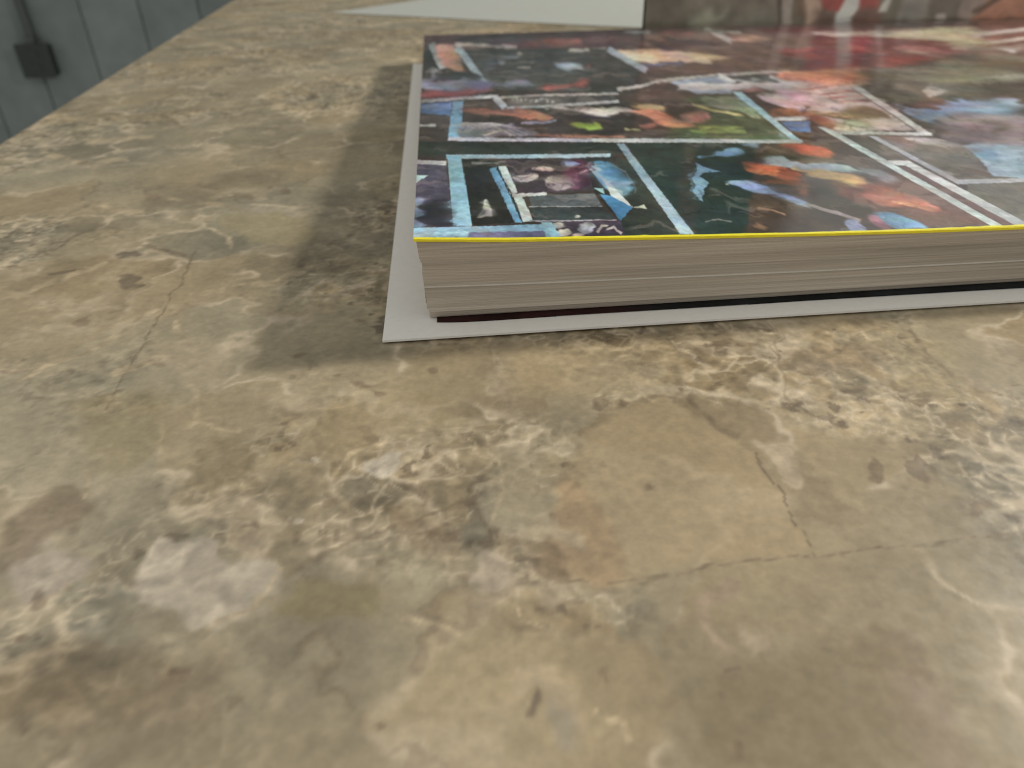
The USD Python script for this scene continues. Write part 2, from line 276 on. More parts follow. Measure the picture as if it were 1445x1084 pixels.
(0,(176,160,132),0.15,0.5,0.65,[-4.26,51.25,-1.71,50.21,-0.99,46.53,-2.26,42.25,-1.65,39.79,-1.39,39.91,-1.97,42.19,-0.68,46.47,-1.49,50.57,-4.2,51.76]),
(0,(176,160,132),0.17,0.5,0.65,[-5.94,55.83,-4.73,52.92,-2.33,50.7,-2.18,51.14,-4.53,53.32,-5.66,56.12]),
(0,(176,160,132),0.12,0.5,0.65,[-0.35,34.2,0.17,32.27,2.36,31.02,2.49,31.33,0.37,32.53,-0.06,34.32]),
(0,(176,160,132),0.16,0.5,0.65,[-40.35,52.65,-37.72,48.62,-37.53,46.39,-37.15,46.15,-37.38,48.57,-40.08,52.77]),
(0,(176,160,132),0.12,0.5,0.65,[-8.5,33.01,-5.48,32.34,-3.97,31.16,-3.8,31.49,-5.4,32.74,-8.5,33.44]),
(0,(176,160,132),0.11,0.5,0.65,[4.6,25.71,6.13,24.34,6.33,23.1,6.75,23.22,6.5,24.62,4.91,26.09]),
(0,(176,160,132),0.17,0.5,0.65,[39.15,55.85,40.89,55.2,41.24,55.77,39.49,56.43]),
(0,(176,160,132),0.18,0.5,0.65,[28.56,59.34,30.7,57.38,31.04,57.95,28.89,59.94]),
(0,(176,160,132),0.18,0.5,0.65,[-32.54,55.44,-29.92,57.66,-26.6,55.8,-26.66,56.46,-30.2,58.4,-32.94,56.09]),
(0,(176,160,132),0.4,0.5,0.65,[-103.17,160.81,-90.57,151.56,-80.91,153.5,-82.22,156.32,-91.89,154.31,-104.52,163.73]),
(0,(176,160,132),0.36,0.5,0.65,[-46.57,138.92,-45.02,143.49,-42.41,144.25,-42.95,146.27,-45.69,145.43,-47.3,140.64]),
(0,(176,160,132),0.71,0.5,0.65,[-128.54,335.73,-100.31,302.53,-78.94,272.68,-81.22,267.47,-78.89,260.99,-79.84,278.96,-102.67,311.64,-132.1,346.93]),
(0,(176,160,132),0.67,0.5,0.65,[-68.7,273.72,-45.84,289.85,-31.51,278.23,-32.16,286.33,-47.14,298.68,-70.63,281.62]),
(1,(172,158,134),0.81,0.25,0.6,[-43.22,70.32,-40.74,74.34,-32.47,72.31,-30.08,66.0,-31.62,62.56,-38.17,67.8]),
(1,(158,146,120),0.57,0.06,0.8,[-70.14,107.59,-66.02,112.01,-61.93,105.65,-62.56,100.08,-67.1,101.68]),
(1,(156,144,112),0.71,0.05,0.7,[-48.16,114.24,-47.43,119.38,-35.38,115.16,-31.49,108.45,-34.91,104.16,-43.69,107.61]),
(1,(160,146,118),1.2,0.06,0.6,[-75.32,149.14,-70.09,156.8,-61.26,153.37,-58.98,138.31,-69.03,135.86]),
(1,(150,134,104),0.99,0.1,0.5,[-19.33,57.65,-14.21,61.24,-7.56,61.0,-5.8,55.98,-11.22,55.02,-16.1,51.9]),
(1,(168,150,118),1.69,0.1,0.6,[-0.13,69.35,14.78,71.98,18.39,65.55,11.45,60.28,2.72,60.61]),
(1,(158,144,112),1.05,0.08,0.6,[46.39,70.64,50.26,67.28,43.63,59.08,39.16,61.9]),
(1,(132,116,94),0.77,0.12,0.6,[30.06,68.11,40.88,69.24,39.66,64.7,31.6,63.59]),
(1,(130,112,90),1.14,0.08,0.5,[-9.86,44.12,-5.01,42.31,-4.24,38.44,-9.35,40.07]),
(1,(120,106,84),1.68,0.1,0.6,[-90.71,370.99,-51.55,377.85,-22.93,352.41,-47.07,342.04,-83.33,352.36]),
(0,(108,94,76),0.15,0.5,0.6,[30.52,71.25,27.84,59.56,29.36,55.71,29.66,56.08,28.18,59.77,30.87,71.36]),
(0,(108,94,76),0.16,0.4,0.6,[46.91,72.91,46.13,67.18,46.54,62.74,47.06,63.25,46.68,67.69,47.48,73.39]),
]

TABLE_AT, TABLE_ROT = np.array([-0.1488, 0.3250]), 10.1
ca, sa = math.cos(math.radians(TABLE_ROT)), math.sin(math.radians(TABLE_ROT))
u = graded(0.0, 1.05, 0.035, 0.150, 0.00025, 1.012)
u = np.unique(np.concatenate([u, np.linspace(0, 0.005, 12)]))
v = graded(-0.55, 0.62, -0.327, -0.215, 0.00025, 1.010)
uu, vv = [g.ravel() for g in np.meshgrid(u, v)]
tx, ty = TABLE_AT[0] + ca * uu - sa * vv, TABLE_AT[1] + sa * uu + ca * vv
X, Y = tx * 1e3, ty * 1e3
def tsquash(y): return float(np.clip(41.0 / max(y, 20.0), 0.06, 1.0))
rng = np.random.default_rng(11)
def cells(spacing, X, Y, seed):
    r = np.random.default_rng(seed)
    gx, gy = np.meshgrid(np.arange(-420, 1150, spacing), np.arange(-420, 1150, spacing))
    p = np.stack([gx.ravel(), gy.ravel()], 1) + r.uniform(-0.48, 0.48, (gx.size, 2)) * spacing
    d, i = cKDTree(p).query(np.stack([X, Y], 1), k=2)
    return (d[:, 1] - d[:, 0]) / spacing, r.uniform(-1, 1, (len(p), 3))[i[:, 0]]
def f2(scale, oct_, seed): return fbm(np.stack([X / scale, Y / scale, np.zeros_like(X)], 1), oct_, seed)
w1, w2, w3, w4 = f2(9, 4, 1) - 0.5, f2(9, 4, 2) - 0.5, f2(2.5, 3, 3) - 0.5, f2(2.5, 3, 4) - 0.5
e3, t3 = cells(1.7, X + 2.6 * w1 + 1.6 * w3, Y + 2.6 * w2 + 1.6 * w4, 23)
e1, t1 = cells(17.0, X + 14 * w1 + 3 * w3, Y + 14 * w2 + 3 * w4, 21)
e2, t2 = cells(5.2, X + 7 * w1 + 3.0 * w3, Y + 7 * w2 + 3.0 * w4, 22)
broken = np.clip((f2(22, 3, 5) - 0.47) * 7, 0, 1)                   # where the stone is broken small
cloud, cloud2, spot, warm = f2(14, 5, 6) - 0.5, f2(3.0, 4, 7) - 0.5, f2(1.6, 3, 8), f2(30, 3, 9) - 0.5
tone = 1 + 0.05 * t1[:, 0] + 0.07 * broken * t2[:, 0] + 0.055 * broken * t3[:, 0] + 0.40 * cloud + 0.30 * cloud2 * (0.35 + broken)
col = np.array([146.0, 134.0, 110])[None] * tone[:, None]
col += (5 * t1[:, 1] + 5 * t2[:, 1] * broken + 3 * t3[:, 1] * broken + 20 * warm)[:, None] * np.array([0.5, 0.0, -0.5])[None]
vein = np.exp(-(e1 / 0.07) ** 2) * np.clip((f2(7, 3, 10) - 0.45) * 5, 0, 1) * 0.7 + broken * np.exp(-(e2 / 0.13) ** 2) * np.clip((f2(4, 3, 12) - 0.40) * 5, 0, 1) * 0.6 + broken * np.exp(-(e3 / 0.16) ** 2) * np.clip((f2(2.4, 3, 16) - 0.47) * 6, 0, 1) * 0.55
haze_ = np.clip((f2(10, 5, 19) - 0.54) * 5, 0, 1) * np.clip((f2(3, 4, 24) - 0.40) * 4, 0, 1) * 0.5
vein = np.clip(1.25 * vein * (0.6 + 1.2 * (cloud2 + 0.3)) + haze_, 0, 0.8)[:, None]
col = col * (1 - vein) + np.array([195.0, 180, 155])[None] * vein
dark = np.clip((np.exp(-(e1 / 0.035) ** 2)) * np.clip((f2(11, 3, 13) - 0.57) * 6, 0, 1), 0, 0.3)[:, None]
col = col * (1 - dark) + np.array([98.0, 84, 66])[None] * dark
pit = (np.clip((spot - 0.69) * 14, 0, 1) * np.clip(broken + 0.15, 0, 1) * 0.55)[:, None]
col = col * (1 - pit) + np.array([92.0, 80, 66])[None] * pit
wx, wy = f2(3.5, 5, 17) - 0.5, f2(3.5, 5, 18) - 0.5
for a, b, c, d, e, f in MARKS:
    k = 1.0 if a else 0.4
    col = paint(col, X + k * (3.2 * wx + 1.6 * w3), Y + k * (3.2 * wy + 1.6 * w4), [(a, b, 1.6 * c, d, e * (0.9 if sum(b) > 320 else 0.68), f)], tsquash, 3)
col *= (1 + 0.30 * (f2(0.9, 3, 14) - 0.5) * (0.35 + broken))[:, None]
zt = -0.00003 * f2(5, 2, 15)
edge = np.minimum(uu, np.minimum(1.05 - uu, np.minimum(vv + 0.55, 0.62 - vv)))
r_ = 0.004
zt -= np.where(edge < r_, r_ - np.sqrt(np.maximum(r_ * r_ - (r_ - np.minimum(edge, r_)) ** 2, 0)), 0)
M_table = printed("stone_laminate", 0.30, 0.45, 1100.0, 0.13, 0.08, 700.0, rough_var=0.05)
table = thing("table", "table top of beige and brown stone-patterned laminate", "table", (*TABLE_AT, 0), TABLE_ROT)
part(table, "tabletop", (np.stack([uu, vv, zt], 1), grid_faces(len(u), len(v))), M_table, smooth=True, color=1.03 * lin(col))
part(table, "edge_band", box(0.0003, 1.0497, -0.5497, 0.6197, -0.034, -0.0042), simple("edge_band_brown", (0.22, 0.17, 0.11), 0.45))

# ---------------------------------------------------------------- the comic book
ART = [
(0,(98,72,72),1.28,0.3,1.0,[-12.24,252.81,231.53,190.41,176.85,122.1,68.79,102.21,-0.13,161.62]),
(0,(92,62,68),0.47,0.3,1.0,[-1.55,197.67,34.43,205.74,66.97,195.25,57.99,155.41,27.5,159.45,9.41,171.28,-0.42,176.95]),
(1,(70,62,70),0.71,0.18,1.0,[12.5,189.86,34.08,188.81,30.56,170.73,12.82,174.25]),
(1,(150,85,82),0.46,0.18,1.0,[31.87,169.76,40.92,176.53,50.02,178.27,48.06,167.26,33.31,166.02]),
(0,(66,68,68),0.28,0.25,1.0,[9.98,160.79,54.39,154.53,54.78,138.37,42.92,86.39,15.34,93.85]),
(1,(95,100,108),0.58,0.18,1.0,[15.08,120.86,17.23,141.33,20.09,151.23,17.9,127.91,15.52,116.18]),
(1,(130,138,155),0.3,0.18,1.0,[21.2,143.66,26.88,145.12,25.51,140.21,21.33,140.25]),
(1,(150,150,148),0.25,0.15,1.0,[28.38,147.81,27.88,145.4,27.24,144.48,26.81,145.57,26.85,148.06,27.34,150.53,28.0,151.48,28.43,150.34]),
(1,(130,132,138),0.23,0.15,1.0,[21.82,133.14,21.27,129.91,20.54,128.64,20.04,130.04,20.05,133.34,20.59,136.68,21.35,138.03,21.86,136.53]),
(0,(140,138,130),0.19,0.1,1.0,[24.01,121.89,27.44,121.46,27.84,124.77,24.36,125.22]),
(0,(45,50,50),0.3,0.12,1.0,[-0.04,176.88,1.94,169.13,3.67,120.74,-0.1,121.09]),
(0,(165,172,170),0.31,0.15,1.0,[0.61,172.72,3.72,120.55,5.61,125.62,2.87,180.41]),
(1,(212,152,132),0.3,0.15,1.0,[3.72,172.4,8.82,167.14,10.05,128.73,8.37,119.59,5.58,121.76,3.94,143.07]),
(0,(165,182,198),0.22,0.15,1.0,[8.84,162.45,13.62,92.39,15.21,97.31,10.85,171.59]),
(0,(182,172,166),0.45,0.35,1.0,[8.8,166.79,16.05,164.8,22.12,160.43,27.65,156.85,28.6,165.21,22.91,169.08,16.62,173.86,9.09,176.12]),
(0,(178,178,170),0.43,0.1,1.0,[42.37,150.3,46.54,148.71,54.17,151.2,55.49,157.78,47.7,155.2,43.51,156.91]),
(1,(165,170,172),0.36,0.15,1.0,[3.25,116.11,2.78,111.72,1.75,110.02,0.73,111.89,0.29,116.37,0.72,120.98,1.79,122.85,2.85,120.77]),
(1,(55,58,64),0.35,0.18,1.0,[2.14,116.21,11.49,117.68,13.57,108.68,7.41,107.04,2.82,108.86]),
(1,(128,128,155),0.33,0.25,1.0,[-0.38,107.57,12.65,105.21,19.2,99.23,15.41,94.76,5.31,92.61,-0.27,92.52]),
(1,(140,78,82),0.25,0.2,1.0,[-0.42,90.72,6.3,92.56,15.71,94.2,8.4,87.19,-0.35,82.89]),
(0,(198,198,202),0.18,0.2,1.0,[-0.45,78.75,8.2,81.75,15.55,83.68,15.8,87.32,8.3,85.34,-0.53,82.22]),
(0,(98,128,178),0.28,0.2,1.0,[-0.61,77.79,5.95,79.95,5.23,66.2,-0.6,67.92]),
(0,(80,72,72),0.26,0.2,1.0,[-0.59,67.38,5.28,65.94,4.5,56.19,-0.67,56.8]),
(0,(185,192,190),0.26,0.1,1.0,[-0.67,56.69,2.25,56.72,2.26,58.64,-0.69,58.61]),
(0,(130,178,215),0.13,0.12,1.0,[6.01,79.94,8.3,80.95,6.41,48.11,4.32,48.16]),
(0,(70,60,56),0.27,0.3,1.0,[8.38,80.63,15.2,83.53,38.7,69.9,33.35,46.26,6.72,48.32]),
(1,(172,190,200),0.37,0.18,1.0,[35.4,127.72,39.43,130.21,41.72,124.92,40.06,116.9,36.11,117.37]),
(1,(155,85,92),0.37,0.3,1.0,[43.54,127.15,47.37,131.14,49.08,123.88,46.53,113.89,42.94,114.99]),
(1,(172,92,88),0.33,0.2,1.0,[25.6,94.99,32.55,99.95,39.74,106.16,43.52,106.78,43.06,97.01,34.33,95.99,28.5,91.47]),
(1,(135,140,168),0.34,0.18,1.0,[16.53,100.36,21.98,105.98,24.35,104.75,25.11,98.78,20.84,95.0]),
(0,(188,198,208),0.15,0.1,1.0,[14.55,81.99,15.84,70.96,17.12,75.18,15.88,86.77]),
(0,(182,176,172),0.15,0.3,1.0,[15.74,82.21,24.23,84.21,42.55,84.76,43.14,87.38,24.55,86.83,15.93,84.81]),
(0,(92,88,86),0.3,0.3,1.0,[17.73,83.41,41.72,84.01,40.32,77.8,17.48,74.17]),
(1,(170,170,165),0.23,0.3,1.0,[18.95,80.96,18.68,79.31,18.38,78.64,18.2,79.33,18.26,80.99,18.53,82.67,18.84,83.36,19.02,82.64]),
(1,(170,170,165),0.23,0.3,1.0,[19.9,80.13,19.63,78.49,19.32,77.83,19.15,78.51,19.21,80.16,19.49,81.82,19.81,82.51,19.98,81.8]),
(1,(170,170,165),0.22,0.3,1.0,[20.84,79.31,20.56,77.69,20.25,77.04,20.08,77.71,20.16,79.34,20.44,80.99,20.76,81.67,20.93,80.96]),
(1,(170,170,165),0.23,0.3,1.0,[22.05,80.82,21.76,79.18,21.44,78.51,21.27,79.2,21.36,80.85,21.66,82.53,21.98,83.22,22.15,82.5]),
(1,(170,170,165),0.23,0.3,1.0,[22.99,80.0,22.69,78.37,22.36,77.71,22.2,78.39,22.3,80.02,22.6,81.68,22.93,82.37,23.09,81.66]),
(1,(170,170,165),0.22,0.3,1.0,[23.91,79.14,23.61,77.54,23.28,76.9,23.13,77.58,23.23,79.2,23.54,80.83,23.87,81.5,24.03,80.79]),
(1,(170,170,165),0.23,0.3,1.0,[25.15,80.6,24.82,78.97,24.49,78.32,24.34,79.01,24.46,80.66,24.78,82.31,25.12,82.99,25.27,82.27]),
(1,(170,170,165),0.23,0.3,1.0,[26.07,79.74,25.74,78.13,25.41,77.49,25.26,78.17,25.38,79.8,25.71,81.44,26.05,82.11,26.2,81.4]),
(1,(170,170,165),0.22,0.3,1.0,[26.98,78.89,26.64,77.29,26.31,76.66,26.17,77.33,26.3,78.94,26.63,80.57,26.98,81.23,27.12,80.53]),
(0,(182,184,186),0.15,0.2,1.0,[16.66,71.75,25.85,73.16,40.66,76.41,41.23,79.11,26.2,75.77,16.88,74.34]),
(1,(202,196,194),0.29,0.2,1.0,[24.51,72.4,31.68,71.84,39.48,72.68,37.93,65.87,32.84,66.91,27.87,70.72]),
(1,(168,114,98),0.22,0.2,1.0,[8.12,72.78,16.75,72.74,23.68,68.54,24.71,63.56,21.32,61.56,13.77,65.27,8.27,69.51]),
(1,(60,45,60),0.28,0.18,1.0,[29.88,65.14,34.45,66.13,35.65,62.14,31.28,61.81]),
(0,(160,165,188),0.17,0.1,1.0,[18.16,58.45,21.75,58.35,24.92,60.02,25.16,61.98,21.98,60.3,18.38,60.4]),
(1,(148,172,74),0.26,0.25,1.0,[26.59,57.59,29.43,59.45,33.03,57.15,31.78,54.43,28.09,55.13]),
(1,(128,126,140),0.19,0.3,1.0,[7.1,57.9,12.75,59.33,17.85,55.61,20.48,49.93,14.51,48.67,6.74,48.85]),
(0,(178,172,172),0.13,0.1,1.0,[6.99,58.69,12.68,58.54,17.65,54.19,20.34,49.27,20.62,50.59,17.9,55.64,12.83,60.12,7.05,60.29]),
(0,(172,168,165),0.13,0.1,1.0,[9.37,57.79,13.49,55.33,16.05,49.17,16.28,50.24,13.66,56.57,9.48,59.11]),
(0,(172,168,165),0.13,0.1,1.0,[14.07,58.97,10.33,56.07,9.1,53.74,9.17,52.63,10.33,54.83,14.02,57.67]),
(0,(172,168,165),0.13,0.1,1.0,[17.21,54.75,13.36,53.69,11.0,50.38,11.02,49.27,13.31,52.47,17.1,53.5]),
(0,(172,168,165),0.13,0.1,1.0,[15.75,57.18,16.43,53.03,18.15,49.43,18.39,50.53,16.69,54.11,16.04,58.16]),
(1,(170,118,98),0.19,0.18,1.0,[20.67,50.36,34.33,48.82,33.92,47.05,22.18,48.18]),
(0,(200,200,218),0.12,0.12,1.0,[4.28,46.39,14.23,45.66,33.28,44.23,33.83,46.64,14.47,48.14,4.34,48.9]),
(0,(48,56,50),0.18,0.2,1.0,[-0.78,45.75,32.86,44.05,32.52,36.66,-0.77,36.2]),
(0,(172,208,226),0.11,0.12,1.0,[3.75,34.83,17.89,34.83,29.77,34.6,30.26,36.88,18.18,37.13,3.79,37.14]),
(0,(36,56,52),0.2,0.2,1.0,[34.36,43.91,56.76,42.1,38.81,-0.44,32.1,-0.07]),
(0,(54,64,58),0.19,0.2,1.0,[30.56,33.9,32.1,33.38,30.69,0.0,23.17,0.42]),
(0,(82,78,98),0.14,0.2,1.0,[-1.37,31.71,3.62,31.73,3.96,4.3,-0.83,4.28]),
(0,(202,206,212),0.13,0.15,1.0,[-0.94,31.58,3.59,30.99,3.66,33.33,-0.95,33.94]),
(0,(188,220,220),0.12,0.12,1.0,[-0.94,25.87,0.96,25.46,-0.87,21.5]),
(1,(46,46,54),0.26,0.18,1.0,[1.07,13.6,3.18,14.18,4.05,7.75,3.87,4.31,0.72,4.37,0.33,10.07]),
(1,(125,148,172),0.26,0.18,1.0,[-1.1,12.9,0.31,13.92,-0.1,7.82,0.12,3.87,-0.9,3.26]),
(0,(44,44,42),0.12,0.2,1.0,[6.18,34.48,13.19,34.35,12.31,5.44,6.16,4.41]),
(0,(110,112,112),0.22,0.1,1.0,[7.54,31.91,11.13,31.59,13.54,32.9,13.6,34.08,11.21,32.76,7.6,33.08]),
(0,(66,58,66),0.16,0.25,1.0,[12.96,34.36,26.09,34.6,24.08,17.61,12.77,16.86]),
(0,(46,48,46),0.15,0.2,1.0,[25.94,35.05,30.76,34.76,24.3,6.22,23.67,17.63]),
(0,(145,198,224),0.09,0.1,1.0,[3.9,36.64,6.03,36.42,6.25,4.1,3.93,4.15]),
(1,(196,196,190),0.14,0.2,1.0,[8.43,14.08,8.82,13.34,8.96,8.21,8.15,7.67,6.83,7.04,7.7,9.36]),
(0,(116,172,212),0.1,0.15,1.0,[10.05,29.17,11.19,30.2,12.37,5.17,11.5,5.45]),
(0,(206,224,224),0.1,0.12,1.0,[11.49,30.52,12.72,30.5,13.13,17.18,11.98,16.55]),
(0,(208,224,226),0.09,0.12,1.0,[12.34,15.58,13.5,16.2,13.87,6.04,12.53,5.43]),
(0,(34,50,60),0.08,0.1,1.0,[11.05,29.39,12.14,16.31,12.36,5.63,12.51,5.77,12.31,16.53,11.23,29.71]),
(1,(202,192,182),0.12,0.3,1.0,[16.87,24.66,16.12,23.16,14.73,22.58,13.48,23.21,13.09,24.72,13.8,26.26,15.23,26.88,16.51,26.21]),
(1,(120,105,100),0.21,0.15,1.0,[15.38,24.68,15.18,24.16,14.83,23.95,14.52,24.18,14.44,24.7,14.64,25.23,15.0,25.44,15.31,25.21]),
(1,(206,182,176),0.13,0.3,1.0,[19.57,28.92,18.99,28.15,17.82,27.85,16.73,28.19,16.36,28.98,16.93,29.76,18.12,30.07,19.22,29.72]),
(1,(120,60,92),0.17,0.25,1.0,[24.62,26.12,23.03,20.78,21.29,18.7,20.29,20.83,20.59,26.25,22.15,32.17,24.1,34.72,25.14,32.03]),
(1,(70,40,60),0.31,0.15,1.0,[23.98,22.45,23.28,20.24,22.45,19.36,21.95,20.28,22.07,22.52,22.76,24.84,23.64,25.79,24.14,24.77]),
(1,(180,170,170),0.12,0.35,1.0,[21.6,21.96,20.55,19.31,18.95,18.27,17.68,19.36,17.45,22.03,18.46,24.79,20.14,25.96,21.46,24.74]),
(0,(90,75,85),0.1,0.1,1.0,[18.77,23.78,19.39,21.02,18.71,19.26,18.81,18.91,19.61,21.27,18.97,24.29]),
(0,(90,75,85),0.1,0.1,1.0,[20.61,24.65,20.34,20.97,20.64,19.49,20.84,19.97,20.55,21.28,20.82,24.84]),
(0,(90,75,85),0.1,0.1,1.0,[17.73,20.21,18.54,21.45,18.52,22.0,17.71,20.74]),
(0,(200,172,185),0.16,0.1,1.0,[24.77,28.84,22.83,26.47,22.1,23.41,22.14,21.02,22.68,21.87,22.63,23.8,22.92,25.2,24.68,27.27]),
(1,(150,165,205),0.22,0.15,1.0,[23.17,32.04,22.74,31.11,22.03,30.74,21.45,31.14,21.33,32.08,21.75,33.02,22.47,33.41,23.06,33.0]),
(0,(192,196,196),0.14,0.2,1.0,[12.12,15.27,14.44,15.61,16.99,15.95,17.18,17.51,14.6,17.16,12.25,16.81]),
(0,(92,100,106),0.11,0.2,1.0,[14.45,15.74,23.48,16.66,23.48,11.25,14.33,11.55]),
(0,(58,70,74),0.11,0.2,1.0,[14.16,10.97,23.39,10.78,24.21,6.23,14.02,6.04]),
(0,(142,150,158),0.09,0.1,1.0,[13.91,11.23,23.4,10.87,23.49,11.28,13.96,11.65]),
(0,(170,170,190),0.09,0.3,1.0,[13.43,5.71,24.15,5.56,24.26,6.04,13.49,6.19]),
(1,(200,200,198),0.11,0.15,1.0,[19.89,7.23,19.7,6.81,19.41,6.64,19.18,6.82,19.15,7.24,19.33,7.67,19.63,7.84,19.86,7.66]),
(1,(88,148,186),0.12,0.12,1.0,[25.73,31.69,29.11,31.24,29.87,25.3,29.95,20.06,27.49,15.7,25.95,17.82,25.34,23.26]),
(1,(120,165,190),0.3,0.18,1.0,[27.23,21.66,30.08,21.5,27.57,16.03,26.45,18.13]),
(0,(72,142,196),0.11,0.1,1.0,[24.2,16.08,26.25,15.31,27.4,10.44,24.65,5.51,24.42,9.88]),
(0,(170,200,215),0.12,0.12,1.0,[24.83,30.05,25.77,31.26,27.15,17.41,26.5,16.42]),
(0,(212,226,228),0.12,0.12,1.0,[26.15,22.83,26.65,22.06,27.46,10.43,25.65,15.47]),
(0,(208,224,200),0.11,0.12,1.0,[27.46,10.43,29.14,11.44,29.09,9.62]),
(0,(155,206,214),0.12,0.12,1.0,[23.79,19.33,25.32,18.89,24.88,16.31]),
(0,(120,130,130),0.16,0.1,1.0,[28.7,30.71,30.09,26.57,29.86,19.2,29.02,16.32,29.22,16.24,30.12,19.48,30.39,27.16,28.97,31.46]),
(0,(70,60,78),0.13,0.3,1.0,[16.01,5.24,24.69,5.84,24.06,0.36,17.12,0.54]),
(1,(196,190,188),0.12,0.2,1.0,[17.25,4.51,16.95,3.76,16.45,3.47,16.06,3.78,15.98,4.54,16.28,5.3,16.78,5.61,17.19,5.28]),
(1,(205,200,185),0.12,0.2,1.0,[17.73,1.78,17.36,0.86,16.79,0.5,16.34,0.88,16.27,1.81,16.63,2.75,17.22,3.14,17.67,2.73]),
(1,(168,166,182),0.12,0.35,1.0,[21.04,3.16,20.44,1.71,19.58,1.14,18.94,1.74,18.89,3.21,19.48,4.7,20.37,5.32,21.02,4.67]),
(0,(202,186,184),0.12,0.1,1.0,[21.05,1.45,21.95,3.39,22.52,3.45,22.03,2.03,23.35,3.05,23.43,3.89,22.26,2.9,22.89,4.08,21.96,4.17,20.9,1.98]),
(0,(202,186,184),0.12,0.1,1.0,[23.08,3.43,23.3,1.83,23.62,0.78,23.95,1.47,23.65,2.49,23.45,4.05]),
(1,(190,180,170),0.13,0.15,1.0,[19.37,0.99,19.08,0.57,18.54,0.41,18.06,0.59,17.92,1.02,18.21,1.44,18.75,1.61,19.24,1.42]),
(0,(150,198,224),0.08,0.12,1.0,[-0.99,3.5,14.85,4.76,14.8,2.21,-0.95,1.43]),
(0,(108,108,142),0.12,0.2,1.0,[5.53,2.11,14.53,2.42,14.56,0.13,5.45,0.33]),
(0,(150,190,210),0.12,0.3,1.0,[-0.95,1.77,5.71,2.26,5.45,0.33,-0.92,0.34]),
(0,(152,200,220),0.09,0.12,1.0,[14.75,5.39,15.93,5.37,16.37,0.33,14.6,0.37]),
(0,(92,78,58),0.58,0.3,1.0,[58.01,41.97,69.77,40.78,63.01,27.2,53.61,28.92]),
(0,(70,58,48),0.56,0.35,1.0,[46.82,18.35,59.41,19.97,49.26,-0.4,38.55,0.3]),
(1,(72,66,60),0.51,0.2,0.6,[43.92,42.34,46.19,42.19,32.64,1.61,31.36,2.19]),  # vertical glare band, a reflection painted into the print
(1,(52,60,44),0.45,0.18,1.0,[54.7,33.9,60.22,32.48,57.78,29.75,53.81,30.55]),
(0,(160,196,216),0.09,0.12,1.0,[32.67,43.22,33.97,43.14,32.44,0.54,30.74,0.63]),
(1,(108,150,196),0.16,0.15,1.0,[43.69,33.75,47.45,35.5,50.94,38.64,52.42,36.36,49.92,34.2,46.3,33.59]),
(1,(122,140,158),0.24,0.18,1.0,[54.02,41.2,57.33,41.26,55.75,38.63,53.74,39.02]),
(0,(135,182,218),0.1,0.12,1.0,[42.46,31.1,42.94,28.61,44.67,25.76,41.91,25.53,40.68,23.86,41.05,20.22,39.2,17.31,38.62,15.18,38.0,14.76,37.48,12.29,37.13,13.05,37.44,16.87,38.71,19.03,39.19,22.69,41.34,26.72]),
(0,(95,102,100),0.13,0.1,1.0,[35.02,4.31,37.03,5.26,38.31,4.13,38.54,4.64,37.22,5.79,35.15,4.82]),
(0,(80,90,86),0.15,0.1,1.0,[38.87,14.59,40.55,14.62,40.72,15.13,39.04,15.09]),
(1,(206,210,205),0.12,0.15,1.0,[43.89,19.65,43.63,19.17,43.34,18.98,43.2,19.19,43.29,19.68,43.56,20.16,43.84,20.35,43.98,20.14]),
(1,(150,90,68),0.3,0.3,1.0,[48.82,19.55,51.81,21.4,55.14,20.37,53.75,15.03,52.03,14.54,52.03,17.86]),
(1,(80,72,72),0.3,0.18,1.0,[48.69,19.21,51.3,19.18,53.33,18.09,51.04,15.15,48.71,16.16]),
(1,(210,118,76),0.15,0.15,1.0,[50.06,30.25,52.93,29.56,55.7,27.75,55.84,23.38,53.68,21.59,51.79,23.47,48.72,26.05]),
(1,(168,88,68),0.26,0.2,1.0,[54.92,27.02,56.33,27.04,55.56,21.05,53.68,21.08,52.85,22.77]),
(1,(226,162,112),0.43,0.15,1.0,[52.04,26.27,51.15,25.26,49.89,24.93,48.97,25.47,48.93,26.57,49.8,27.6,51.09,27.95,52.03,27.39]),
(1,(205,105,74),0.29,0.2,1.0,[59.91,40.31,65.17,40.46,66.86,34.93,65.39,31.98,61.63,33.4,60.97,36.89]),
(1,(152,176,184),0.17,0.15,1.0,[53.6,30.16,56.06,33.33,58.0,32.44,58.98,29.22,63.36,28.39,62.03,25.71,57.96,26.49,55.39,28.1]),
(1,(222,204,150),0.21,0.2,1.0,[56.61,26.62,59.33,26.92,62.59,26.84,60.05,21.72,57.56,22.18,57.1,24.63]),
(1,(140,166,208),0.15,0.2,1.0,[44.21,20.76,46.53,21.54,48.17,19.82,48.5,15.65,49.87,14.42,51.51,11.14,52.98,7.47,51.65,7.19,49.41,11.03,47.72,14.3,46.25,15.86,44.59,18.16]),
(0,(150,120,100),0.19,0.1,1.0,[43.7,9.04,45.29,8.09,46.25,6.46,46.59,7.07,45.62,8.75,44.01,9.71]),
(0,(120,92,70),0.35,0.1,1.0,[40.78,2.49,41.45,0.94,42.23,2.29,41.56,3.88]),
(0,(112,78,68),0.57,0.3,1.0,[67.59,23.63,72.45,23.18,70.49,0.73,59.93,0.14,55.52,3.11]),
(0,(60,50,38),0.55,0.4,1.0,[54.42,17.64,60.28,11.88,57.86,5.62,52.74,0.78,46.82,1.31]),
(1,(128,132,138),0.42,0.18,1.0,[62.55,26.05,68.44,26.05,69.45,21.21,69.18,17.65,66.48,20.39]),
(1,(155,172,178),0.22,0.18,1.0,[59.58,28.75,63.92,28.33,65.91,25.73,62.72,24.09,58.16,25.69]),
(1,(212,172,112),0.26,0.2,1.0,[58.16,25.69,61.62,25.12,63.88,21.88,64.82,18.61,64.81,14.67,62.62,16.2,60.75,20.2,56.64,22.41]),
